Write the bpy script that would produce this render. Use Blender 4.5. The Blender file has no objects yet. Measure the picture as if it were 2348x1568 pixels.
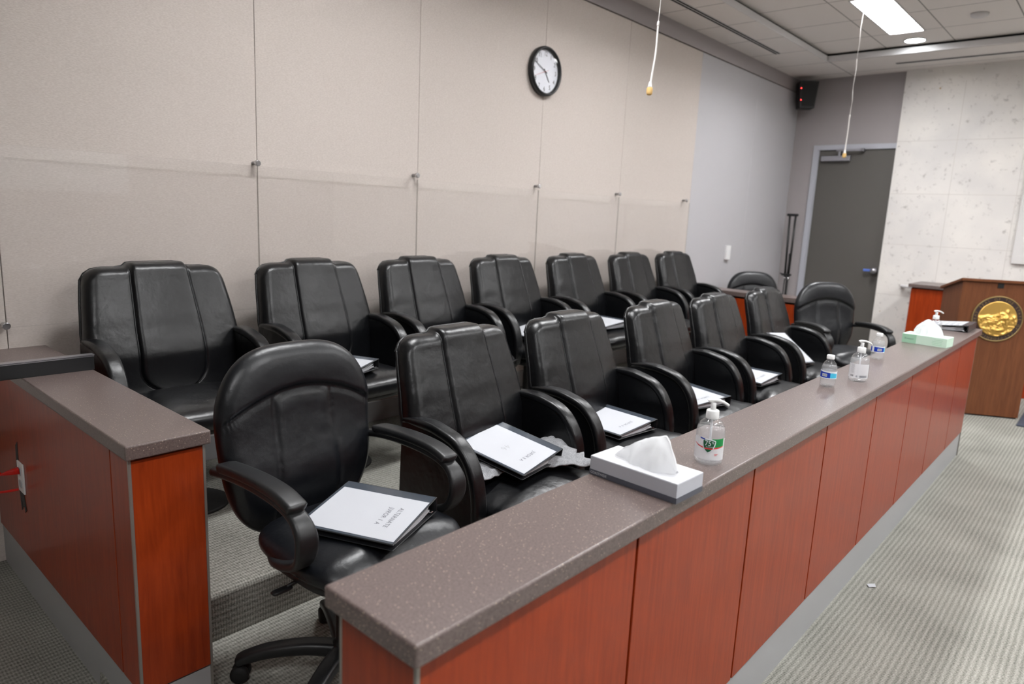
import bpy, bmesh, math, random
import numpy as np
from mathutils import Vector, Matrix, noise

random.seed(7)
PI = math.pi
SC = bpy.context.scene
COL = SC.collection

# ------------------------------------------------------------------ camera
CAM = np.array([-0.6239, -0.7119, 1.5289])
YAW, PIT, ROL, FPX = 0.7227, -0.1838, 0.046, 1586.9
cam_d = bpy.data.cameras.new('camera')
cam = bpy.data.objects.new('camera', cam_d); COL.objects.link(cam)
cy, sy, cp, sp, cr, sr = math.cos(YAW), math.sin(YAW), math.cos(PIT), math.sin(PIT), math.cos(ROL), math.sin(ROL)
fwd = np.array([cy * cp, sy * cp, sp]); rgt = np.array([sy, -cy, 0.]); upv = np.cross(rgt, fwd)
r2 = cr * rgt + sr * upv; u2 = -sr * rgt + cr * upv
cam.matrix_world = Matrix(((r2[0], u2[0], -fwd[0], CAM[0]), (r2[1], u2[1], -fwd[1], CAM[1]), (r2[2], u2[2], -fwd[2], CAM[2]), (0, 0, 0, 1)))
cam_d.sensor_width = 36.0; cam_d.sensor_fit = 'HORIZONTAL'; cam_d.lens = FPX / 2348 * 36.0
cam_d.clip_start = 0.05; cam_d.clip_end = 60
cam_d.dof.use_dof = True; cam_d.dof.focus_distance = 2.3; cam_d.dof.aperture_fstop = 2.8
SC.camera = cam
vs = SC.view_settings
vs.view_transform = 'Standard'; vs.look = 'None'; vs.gamma = 1.0; vs.use_curve_mapping = False
vs.exposure = 1.38

# room numbers
YW = 2.62                      # panelled wall
ZF, ZB, YR = 0.065, 0.235, 1.395   # front row floor, back row floor, riser
HR = 0.90                      # rail height
XE = 4.96
KS = 0.972
def S(x, y, z):                # measured wall and ceiling points brought to the wall distance
    return tuple(CAM[i] + KS * (v - CAM[i]) for i, v in enumerate((x, y, z)))
def SX(x): return CAM[0] + KS * (x - CAM[0])
def SY(y): return CAM[1] + KS * (y - CAM[1])
def SZ(z): return CAM[2] + KS * (z - CAM[2])
XF = SX(8.47); ZC = SZ(3.3076); ZR = SZ(3.1528); ZCC = SZ(3.385)
XMIN, YMIN = -4.5, -7.2

# ------------------------------------------------------------------ materials
def lin(c):
    c = c / 255.0
    return c / 12.92 if c <= 0.04045 else ((c + 0.055) / 1.055) ** 2.4
def rgb(r, g, b): return (lin(r), lin(g), lin(b), 1.0)
def new_mat(name):
    m = bpy.data.materials.new(name); m.use_nodes = True
    nt = m.node_tree; b = nt.nodes['Principled BSDF']
    return m, nt, b
def N(nt, typ, **kw):
    n = nt.nodes.new(typ)
    for k, v in kw.items():
        if k.startswith('i_'): n.inputs[k[2:].replace('_', ' ')].default_value = v
        else: setattr(n, k, v)
    return n
def plain(name, col, rough=0.5, metal=0.0, spec=0.5, bump=None, coat=0.0):
    m, nt, b = new_mat(name)
    b.inputs['Base Color'].default_value = col; b.inputs['Roughness'].default_value = rough
    b.inputs['Metallic'].default_value = metal; b.inputs['Specular IOR Level'].default_value = spec
    b.inputs['Coat Weight'].default_value = coat
    if bump:
        sc, st, dist = bump
        tc = N(nt, 'ShaderNodeTexCoord'); no = N(nt, 'ShaderNodeTexNoise'); no.inputs['Scale'].default_value = sc; no.inputs['Detail'].default_value = 4
        bp = N(nt, 'ShaderNodeBump'); bp.inputs['Strength'].default_value = st; bp.inputs['Distance'].default_value = dist
        nt.links.new(tc.outputs['Object'], no.inputs['Vector']); nt.links.new(no.outputs['Fac'], bp.inputs['Height']); nt.links.new(bp.outputs['Normal'], b.inputs['Normal'])
    return m
def ramp(nt, stops):
    r = N(nt, 'ShaderNodeValToRGB'); e = r.color_ramp.elements
    while len(e) < len(stops): e.new(0.5)
    for k, (p, c) in enumerate(stops): e[k].position = p; e[k].color = c
    return r
M = {}
# leather: fine grain plus soft wrinkles
def leather(name, col, rough):
    m, nt, b = new_mat(name); L = nt.links
    tc = N(nt, 'ShaderNodeTexCoord')
    v = N(nt, 'ShaderNodeTexVoronoi'); v.inputs['Scale'].default_value = 420
    n1 = N(nt, 'ShaderNodeTexNoise'); n1.inputs['Scale'].default_value = 14; n1.inputs['Detail'].default_value = 3
    n2 = N(nt, 'ShaderNodeTexNoise'); n2.inputs['Scale'].default_value = 5; n2.inputs['Detail'].default_value = 2
    b1 = N(nt, 'ShaderNodeBump'); b1.inputs['Strength'].default_value = 0.08; b1.inputs['Distance'].default_value = 0.0015
    b2 = N(nt, 'ShaderNodeBump'); b2.inputs['Strength'].default_value = 0.28; b2.inputs['Distance'].default_value = 0.012
    L.new(tc.outputs['Object'], v.inputs['Vector']); L.new(tc.outputs['Object'], n1.inputs['Vector']); L.new(tc.outputs['Object'], n2.inputs['Vector'])
    L.new(n1.outputs['Fac'], b2.inputs['Height']); L.new(v.outputs['Distance'], b1.inputs['Height']); L.new(b2.outputs['Normal'], b1.inputs['Normal'])
    L.new(b1.outputs['Normal'], b.inputs['Normal'])
    mr = N(nt, 'ShaderNodeMapRange'); mr.inputs['To Min'].default_value = rough - 0.06; mr.inputs['To Max'].default_value = rough + 0.08
    L.new(n2.outputs['Fac'], mr.inputs['Value']); L.new(mr.outputs['Result'], b.inputs['Roughness'])
    b.inputs['Base Color'].default_value = col; b.inputs['Specular IOR Level'].default_value = 0.48
    return m
M['leather'] = leather('black_leather', (0.0030, 0.0033, 0.0042, 1), 0.31)
M['leather_task'] = leather('black_task_leather', (0.0042, 0.0050, 0.0070, 1), 0.34)
M['black_plastic'] = plain('black_plastic', (0.009, 0.0095, 0.0105, 1), 0.42, bump=(300, 0.1, 0.001))
M['black_matte'] = plain('black_matte', (0.006, 0.006, 0.006, 1), 0.7)
M['black_metal'] = plain('black_metal', (0.012, 0.012, 0.012, 1), 0.4)
M['groove'] = plain('groove_black', (0.003, 0.003, 0.003, 1), 0.9)
def wood(name, ca, cb, rough, scale=9.0, coat=0.25, axis='Z'):
    m, nt, b = new_mat(name); L = nt.links
    tc = N(nt, 'ShaderNodeTexCoord'); mp = N(nt, 'ShaderNodeMapping')
    st = {'Z': (scale * 3, scale * 3, scale * 0.22), 'X': (scale * 0.22, scale * 3, scale * 3)}[axis]
    mp.inputs['Scale'].default_value = st
    n1 = N(nt, 'ShaderNodeTexNoise'); n1.inputs['Scale'].default_value = 2.0; n1.inputs['Detail'].default_value = 6; n1.inputs['Roughness'].default_value = 0.65; n1.inputs['Distortion'].default_value = 0.6
    n2 = N(nt, 'ShaderNodeTexNoise'); n2.inputs['Scale'].default_value = 1.6; n2.inputs['Detail'].default_value = 2
    r = ramp(nt, [(0.2, ca), (0.8, cb)])
    mx = N(nt, 'ShaderNodeMix', data_type='RGBA', blend_type='MULTIPLY'); mx.inputs['Factor'].default_value = 0.35
    r3 = ramp(nt, [(0.3, (0.82, 0.80, 0.78, 1)), (0.7, (1.04, 1.04, 1.04, 1))])
    L.new(tc.outputs['Object'], mp.inputs['Vector']); L.new(mp.outputs['Vector'], n1.inputs['Vector']); L.new(tc.outputs['Object'], n2.inputs['Vector'])
    L.new(n1.outputs['Fac'], r.inputs['Fac']); L.new(n2.outputs['Fac'], r3.inputs['Fac'])
    L.new(r.outputs['Color'], mx.inputs['A']); L.new(r3.outputs['Color'], mx.inputs['B']); L.new(mx.outputs['Result'], b.inputs['Base Color'])
    b.inputs['Roughness'].default_value = rough; b.inputs['Specular IOR Level'].default_value = 0.22; b.inputs['Coat Weight'].default_value = coat; b.inputs['Coat Roughness'].default_value = 0.10
    return m
M['cherry'] = wood('cherry_veneer', rgb(122, 38, 9), rgb(164, 62, 20), 0.36)
M['oak'] = wood('lectern_oak', rgb(92, 54, 32), rgb(124, 76, 48), 0.45, scale=7, coat=0.1)
# speckled solid surface counter
m, nt, b = new_mat('speckled_counter'); L = nt.links
tc = N(nt, 'ShaderNodeTexCoord')
v = N(nt, 'ShaderNodeTexVoronoi'); v.inputs['Scale'].default_value = 210
lt = N(nt, 'ShaderNodeMath', operation='LESS_THAN'); lt.inputs[1].default_value = 0.22
sx = N(nt, 'ShaderNodeSeparateColor'); gt = N(nt, 'ShaderNodeMath', operation='GREATER_THAN'); gt.inputs[1].default_value = 0.80
mu = N(nt, 'ShaderNodeMath', operation='MULTIPLY')
n1 = N(nt, 'ShaderNodeTexNoise'); n1.inputs['Scale'].default_value = 220; n1.inputs['Detail'].default_value = 3
r1 = ramp(nt, [(0.3, rgb(84, 71, 68)), (0.7, rgb(112, 99, 95))])
mx = N(nt, 'ShaderNodeMix', data_type='RGBA')
L.new(tc.outputs['Object'], v.inputs['Vector']); L.new(tc.outputs['Object'], n1.inputs['Vector'])
L.new(v.outputs['Distance'], lt.inputs[0]); L.new(v.outputs['Color'], sx.inputs['Color']); L.new(sx.outputs['Red'], gt.inputs[0])
L.new(lt.outputs['Value'], mu.inputs[0]); L.new(gt.outputs['Value'], mu.inputs[1]); L.new(n1.outputs['Fac'], r1.inputs['Fac'])
L.new(mu.outputs['Value'], mx.inputs['Factor']); L.new(r1.outputs['Color'], mx.inputs['A']); mx.inputs['B'].default_value = rgb(196, 180, 160)
L.new(mx.outputs['Result'], b.inputs['Base Color']); b.inputs['Roughness'].default_value = 0.30; b.inputs['Specular IOR Level'].default_value = 0.6
M['counter'] = m
M['kick'] = plain('grey_kick', rgb(160, 161, 162), 0.45)
M['edge_trim'] = plain('aluminium_trim', rgb(150, 146, 140), 0.35, metal=0.6)
# carpet: ribs along X, loops across
def carpet(name, ca, cb):
    m, nt, b = new_mat(name); L = nt.links
    tc = N(nt, 'ShaderNodeTexCoord'); sp_ = N(nt, 'ShaderNodeSeparateXYZ'); L.new(tc.outputs['Object'], sp_.inputs['Vector'])
    nz = N(nt, 'ShaderNodeTexNoise'); nz.inputs['Scale'].default_value = 9; nz.inputs['Detail'].default_value = 3; L.new(tc.outputs['Object'], nz.inputs['Vector'])
    def wave(sock, per, wob):
        ma = N(nt, 'ShaderNodeMath', operation='MULTIPLY_ADD'); ma.inputs[1].default_value = wob; L.new(nz.outputs['Fac'], ma.inputs[0]); L.new(sock, ma.inputs[2])
        mm = N(nt, 'ShaderNodeMath', operation='MULTIPLY'); mm.inputs[1].default_value = 2 * PI / per; L.new(ma.outputs[0], mm.inputs[0])
        si = N(nt, 'ShaderNodeMath', operation='SINE'); L.new(mm.outputs[0], si.inputs[0]); return si.outputs[0]
    zz = N(nt, 'ShaderNodeMath', operation='ADD'); L.new(sp_.outputs['Y'], zz.inputs[0]); L.new(sp_.outputs['Z'], zz.inputs[1])
    w1 = wave(zz.outputs[0], 0.021, 0.006); w2 = wave(sp_.outputs['X'], 0.0095, 0.01)
    n2 = N(nt, 'ShaderNodeTexNoise'); n2.inputs['Scale'].default_value = 160; n2.inputs['Detail'].default_value = 3; L.new(tc.outputs['Object'], n2.inputs['Vector'])
    n3 = N(nt, 'ShaderNodeTexNoise'); n3.inputs['Scale'].default_value = 3.2; n3.inputs['Detail'].default_value = 4; L.new(tc.outputs['Object'], n3.inputs['Vector'])
    def madd(s, k, add):
        q = N(nt, 'ShaderNodeMath', operation='MULTIPLY_ADD'); q.inputs[1].default_value = k; L.new(s, q.inputs[0])
        if isinstance(add, float): q.inputs[2].default_value = add
        else: L.new(add, q.inputs[2])
        return q.outputs[0]
    t = madd(w1, 0.11, 0.0); t = madd(w2, 0.09, t); t = madd(n2.outputs['Fac'], 0.85, t); t = madd(n3.outputs['Fac'], 0.35, t)
    r = ramp(nt, [(0.28, ca), (0.92, cb)]); L.new(t, r.inputs['Fac']); L.new(r.outputs['Color'], b.inputs['Base Color'])
    bp = N(nt, 'ShaderNodeBump'); bp.inputs['Strength'].default_value = 0.5; bp.inputs['Distance'].default_value = 0.004
    L.new(t, bp.inputs['Height']); L.new(bp.outputs['Normal'], b.inputs['Normal'])
    b.inputs['Roughness'].default_value = 0.95; b.inputs['Specular IOR Level'].default_value = 0.1
    return m
M['carpet'] = carpet('ribbed_carpet', rgb(90, 90, 84), rgb(164, 163, 155))
# fabric wall
def fabric(name, ca, cb, sx_=260.0):
    m, nt, b = new_mat(name); L = nt.links
    tc = N(nt, 'ShaderNodeTexCoord'); mp = N(nt, 'ShaderNodeMapping'); mp.inputs['Scale'].default_value = (0.35, 1, 1.6)
    n1 = N(nt, 'ShaderNodeTexNoise'); n1.inputs['Scale'].default_value = sx_; n1.inputs['Detail'].default_value = 3
    r = ramp(nt, [(0.35, ca), (0.65, cb)])
    L.new(tc.outputs['Object'], mp.inputs['Vector']); L.new(mp.outputs['Vector'], n1.inputs['Vector']); L.new(n1.outputs['Fac'], r.inputs['Fac']); L.new(r.outputs['Color'], b.inputs['Base Color'])
    bp = N(nt, 'ShaderNodeBump'); bp.inputs['Strength'].default_value = 0.12; bp.inputs['Distance'].default_value = 0.002
    L.new(n1.outputs['Fac'], bp.inputs['Height']); L.new(bp.outputs['Normal'], b.inputs['Normal'])
    b.inputs['Roughness'].default_value = 0.9; b.inputs['Specular IOR Level'].default_value = 0.15
    return m
M['fabric'] = fabric('beige_fabric', rgb(190, 181, 174), rgb(204, 196, 189))
M['grey_panel'] = plain('pale_grey_panel', rgb(184, 183, 186), 0.6)
M['grey_wall'] = plain('grey_paint', rgb(160, 154, 154), 0.8)
M['seam'] = plain('seam_dark', rgb(96, 88, 82), 0.9)
# ceiling tiles with grid lines
def tile_mat(name, ox, oy, px, py):
    m, nt, b = new_mat(name); L = nt.links
    tc = N(nt, 'ShaderNodeTexCoord'); sp_ = N(nt, 'ShaderNodeSeparateXYZ'); L.new(tc.outputs['Object'], sp_.inputs['Vector'])
    outs = []
    for s, o, p in (('X', ox, px), ('Y', oy, py)):
        a = N(nt, 'ShaderNodeMath', operation='SUBTRACT'); a.inputs[1].default_value = o; L.new(sp_.outputs[s], a.inputs[0])
        d = N(nt, 'ShaderNodeMath', operation='PINGPONG'); d.inputs[1].default_value = p / 2; L.new(a.outputs[0], d.inputs[0])
        g = N(nt, 'ShaderNodeMath', operation='LESS_THAN'); g.inputs[1].default_value = 0.005; L.new(d.outputs[0], g.inputs[0]); outs.append(g.outputs[0])
    mxm = N(nt, 'ShaderNodeMath', operation='MAXIMUM'); L.new(outs[0], mxm.inputs[0]); L.new(outs[1], mxm.inputs[1])
    mx = N(nt, 'ShaderNodeMix', data_type='RGBA'); mx.inputs['A'].default_value = rgb(226, 221, 217); mx.inputs['B'].default_value = rgb(140, 136, 133)
    L.new(mxm.outputs[0], mx.inputs['Factor']); L.new(mx.outputs['Result'], b.inputs['Base Color']); b.inputs['Roughness'].default_value = 0.9
    return m
TP = 0.64 * KS
M['tile_centre'] = tile_mat('ceiling_tile_centre', SX(5.74), SY(1.54), TP, 0.615 * KS)
M['tile_outer'] = tile_mat('ceiling_tile_outer', SX(5.04), SY(2.10), TP, 5.0)
M['white_trim'] = plain('white_trim', rgb(205, 203, 203), 0.6)
M['white_plastic'] = plain('white_plastic', rgb(232, 232, 232), 0.35)
M['white_gloss'] = plain('white_gloss', rgb(238, 240, 242), 0.25)
M['paper'] = plain('white_paper', rgb(178, 180, 185), 0.8, spec=0.2)
M['paper_grey'] = plain('paper_edges', rgb(180, 180, 184), 0.8)
M['binder_black'] = plain('binder_vinyl', (0.010, 0.011, 0.013, 1), 0.36, bump=(220, 0.08, 0.001))
M['binder_cover'] = plain('binder_clear_pocket', rgb(64, 70, 78), 0.18)
M['ink'] = plain('grey_ink', rgb(92, 92, 97), 0.8)
M['ink_dark'] = plain('dark_ink', rgb(48, 48, 54), 0.8)
M['pencil'] = plain('faint_pencil', rgb(160, 161, 165), 0.8)
M['chrome'] = plain('chrome', rgb(205, 205, 208), 0.22, metal=1.0)
M['steel'] = plain('brushed_steel', rgb(170, 170, 176), 0.35, metal=0.9)
M['door_grey'] = plain('door_grey', rgb(88, 85, 81), 0.5)
M['frame_grey'] = plain('frame_grey', rgb(178, 180, 188), 0.45)
M['blue_tag'] = plain('blue_tag', rgb(90, 120, 205), 0.5)
M['red_plastic'] = plain('red_cord', rgb(205, 24, 12), 0.4)
M['tape'] = plain('black_tape', (0.012, 0.012, 0.012, 1), 0.6)
M['foam'] = plain('tan_foam', rgb(220, 182, 118), 0.9, bump=(400, 0.4, 0.002))
M['cord_white'] = plain('white_cord', rgb(226, 222, 218), 0.5)
m, nt, b = new_mat('tissue_paper'); L = nt.links
tl_ = N(nt, 'ShaderNodeBsdfTranslucent'); tl_.inputs['Color'].default_value = rgb(250, 251, 252); b.inputs['Base Color'].default_value = rgb(240, 241, 243); b.inputs['Roughness'].default_value = 0.9; b.inputs['Specular IOR Level'].default_value = 0.1
mx = N(nt, 'ShaderNodeMixShader'); mx.inputs[0].default_value = 0.5; L.new(b.outputs[0], mx.inputs[1]); L.new(tl_.outputs[0], mx.inputs[2]); L.new(mx.outputs[0], nt.nodes['Material Output'].inputs['Surface'])
M['tissue'] = m
M['box_white'] = plain('box_white', rgb(198, 199, 203), 0.55)
M['box_grey'] = plain('box_light_grey', rgb(182, 184, 192), 0.5)
M['box_dark'] = plain('box_dark_grey', rgb(82, 84, 94), 0.5)
M['box_green'] = plain('box_mint', rgb(200, 226, 208), 0.55)
M['box_green2'] = plain('box_mint_dark', rgb(160, 205, 175), 0.55)
M['ink_green'] = plain('green_ink', rgb(96, 132, 112), 0.7)
M['label_white'] = plain('label_white', rgb(232, 235, 240), 0.4)
M['label_green'] = plain('label_green', rgb(20, 140, 70), 0.35)
M['label_green_dark'] = plain('label_dark_green', rgb(16, 92, 56), 0.35)
M['label_red'] = plain('label_red', rgb(226, 56, 66), 0.4)
M['label_blue'] = plain('label_blue', rgb(22, 58, 172), 0.35)
M['label_sky'] = plain('label_sky', rgb(70, 190, 226), 0.35)
M['label_grey'] = plain('label_grey', rgb(150, 153, 158), 0.5)
M['gold'] = plain('gold_relief', rgb(214, 172, 92), 0.36, metal=0.85)
M['gold_dark'] = plain('old_gold', rgb(150, 128, 84), 0.45, metal=0.7)
M['seal_ring'] = plain('seal_ring_brown', rgb(52, 34, 34), 0.45)
M['clock_face'] = plain('clock_face', rgb(226, 229, 236), 0.5)
M['clock_ink'] = plain('clock_ink', rgb(40, 42, 46), 0.6)
M['red_hand'] = plain('clock_red', rgb(190, 40, 40), 0.5)
M['navy'] = plain('navy_fabric', rgb(58, 64, 78), 0.8)
M['pale_panel'] = plain('pale_acoustic_panel', rgb(216, 214, 212), 0.85)
# grey knit
m, nt, b = new_mat('grey_knit'); L = nt.links
tc = N(nt, 'ShaderNodeTexCoord'); n1 = N(nt, 'ShaderNodeTexNoise'); n1.inputs['Scale'].default_value = 380; n1.inputs['Detail'].default_value = 2
r = ramp(nt, [(0.30, rgb(98, 99, 102)), (0.75, rgb(158, 159, 162))]); bp = N(nt, 'ShaderNodeBump'); bp.inputs['Strength'].default_value = 0.4; bp.inputs['Distance'].default_value = 0.002
L.new(tc.outputs['Object'], n1.inputs['Vector']); L.new(n1.outputs['Fac'], r.inputs['Fac']); L.new(r.outputs['Color'], b.inputs['Base Color']); L.new(n1.outputs['Fac'], bp.inputs['Height']); L.new(bp.outputs['Normal'], b.inputs['Normal'])
b.inputs['Roughness'].default_value = 0.95; M['knit'] = m
# coral stone wall
m, nt, b = new_mat('shell_stone'); L = nt.links
tc = N(nt, 'ShaderNodeTexCoord')
n1 = N(nt, 'ShaderNodeTexNoise'); n1.inputs['Scale'].default_value = 1.6; n1.inputs['Detail'].default_value = 5
r1 = ramp(nt, [(0.35, rgb(214, 211, 208)), (0.65, rgb(232, 228, 222))])
n2 = N(nt, 'ShaderNodeTexNoise'); n2.inputs['Scale'].default_value = 17; n2.inputs['Detail'].default_value = 5; n2.inputs['Roughness'].default_value = 0.7
r2_ = ramp(nt, [(0.58, (0, 0, 0, 1)), (0.70, (1, 1, 1, 1))])
v = N(nt, 'ShaderNodeTexVoronoi'); v.inputs['Scale'].default_value = 11
lt = N(nt, 'ShaderNodeMath', operation='LESS_THAN'); lt.inputs[1].default_value = 0.15
se = N(nt, 'ShaderNodeSeparateColor'); gt = N(nt, 'ShaderNodeMath', operation='GREATER_THAN'); gt.inputs[1].default_value = 0.62
mu = N(nt, 'ShaderNodeMath', operation='MULTIPLY')
mxa = N(nt, 'ShaderNodeMix', data_type='RGBA'); mxb = N(nt, 'ShaderNodeMix', data_type='RGBA')
rc = ramp(nt, [(0.55, rgb(172, 166, 160)), (0.8, rgb(180, 152, 108))])
for q in (n1, n2): L.new(tc.outputs['Object'], q.inputs['Vector'])
n9 = N(nt, 'ShaderNodeTexNoise'); n9.inputs['Scale'].default_value = 30; L.new(tc.outputs['Object'], n9.inputs['Vector'])
vm = N(nt, 'ShaderNodeVectorMath', operation='MULTIPLY_ADD'); vm.inputs[1].default_value = (0.09, 0.09, 0.09); L.new(n9.outputs['Color'], vm.inputs[0]); L.new(tc.outputs['Object'], vm.inputs[2]); L.new(vm.outputs[0], v.inputs['Vector'])
L.new(n1.outputs['Fac'], r1.inputs['Fac']); L.new(n2.outputs['Fac'], r2_.inputs['Fac']); L.new(v.outputs['Distance'], lt.inputs[0]); L.new(v.outputs['Color'], se.inputs['Color'])
L.new(se.outputs['Red'], gt.inputs[0]); L.new(lt.outputs[0], mu.inputs[0]); L.new(gt.outputs[0], mu.inputs[1])
md = N(nt, 'ShaderNodeMath', operation='MULTIPLY'); md.inputs[1].default_value = 0.55; L.new(r2_.outputs['Color'], md.inputs[0])
L.new(md.outputs[0], mxa.inputs['Factor']); L.new(r1.outputs['Color'], mxa.inputs['A']); mxa.inputs['B'].default_value = rgb(150, 144, 138)
L.new(se.outputs['Green'], rc.inputs['Fac']); L.new(mu.outputs[0], mxb.inputs['Factor']); L.new(mxa.outputs['Result'], mxb.inputs['A']); L.new(rc.outputs['Color'], mxb.inputs['B'])
L.new(mxb.outputs['Result'], b.inputs['Base Color']); b.inputs['Roughness'].default_value = 0.8; M['stone'] = m
M['stone_joint'] = plain('stone_joint', rgb(204, 199, 193), 0.9)
def emit(name, col, s):
    m, nt, b = new_mat(name); b.inputs['Base Color'].default_value = (0.8, 0.8, 0.8, 1)
    b.inputs['Emission Color'].default_value = col; b.inputs['Emission Strength'].default_value = s
    return m
LIGHT = 24.0
M['diffuser'] = emit('light_diffuser', (0.985, 0.99, 1.0, 1), LIGHT)
M['downlight'] = emit('downlight_lens', (0.93, 0.98, 1.0, 1), 14.0)
M['led'] = emit('red_led', (1, 0.02, 0.02, 1), 6.0)
# thin clear sheet: see-through with a fresnel reflection
def clear(name, tint, ior=1.5, rough=0.02, haze=0.0, hazecol=(0.9, 0.9, 0.9, 1)):
    m, nt, b = new_mat(name); L = nt.links; out = nt.nodes['Material Output']; nt.nodes.remove(b)
    t = N(nt, 'ShaderNodeBsdfTransparent'); t.inputs['Color'].default_value = tint
    g = N(nt, 'ShaderNodeBsdfGlossy'); g.inputs['Roughness'].default_value = rough
    f = N(nt, 'ShaderNodeFresnel'); ge = N(nt, 'ShaderNodeNewGeometry')
    mr = N(nt, 'ShaderNodeMapRange'); mr.inputs['To Min'].default_value = ior; mr.inputs['To Max'].default_value = 1.0 / ior
    L.new(ge.outputs['Backfacing'], mr.inputs['Value']); L.new(mr.outputs['Result'], f.inputs['IOR'])
    mx = N(nt, 'ShaderNodeMixShader'); L.new(f.outputs[0], mx.inputs[0])
    if haze > 0:
        d = N(nt, 'ShaderNodeBsdfDiffuse'); d.inputs['Color'].default_value = hazecol
        mh = N(nt, 'ShaderNodeMixShader'); mh.inputs[0].default_value = haze; L.new(t.outputs[0], mh.inputs[1]); L.new(d.outputs[0], mh.inputs[2]); L.new(mh.outputs[0], mx.inputs[1])
    else: L.new(t.outputs[0], mx.inputs[1])
    L.new(g.outputs[0], mx.inputs[2]); L.new(mx.outputs[0], out.inputs['Surface'])
    return m
M['glass'] = clear('clear_acrylic', (1, 1, 1, 1), 1.42)
M['glass_edge'] = clear('acrylic_edge', (0.80, 0.80, 0.78, 1), 1.4, 0.2)
M['clock_glass'] = clear('clock_glass', (1, 1, 1, 1), 1.45)
M['bottle'] = clear('clear_plastic', (0.985, 0.988, 0.99, 1), 1.55, 0.03, 0.04, (0.95, 0.96, 0.98, 1))
M['gel'] = clear('clear_gel', (0.985, 0.988, 0.992, 1), 1.33, 0.05, 0.13, (0.92, 0.93, 0.95, 1))
M['milky'] = clear('milky_label', (0.95, 0.95, 0.97, 1), 1.4, 0.2, 0.62, (0.90, 0.91, 0.94, 1))

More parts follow.
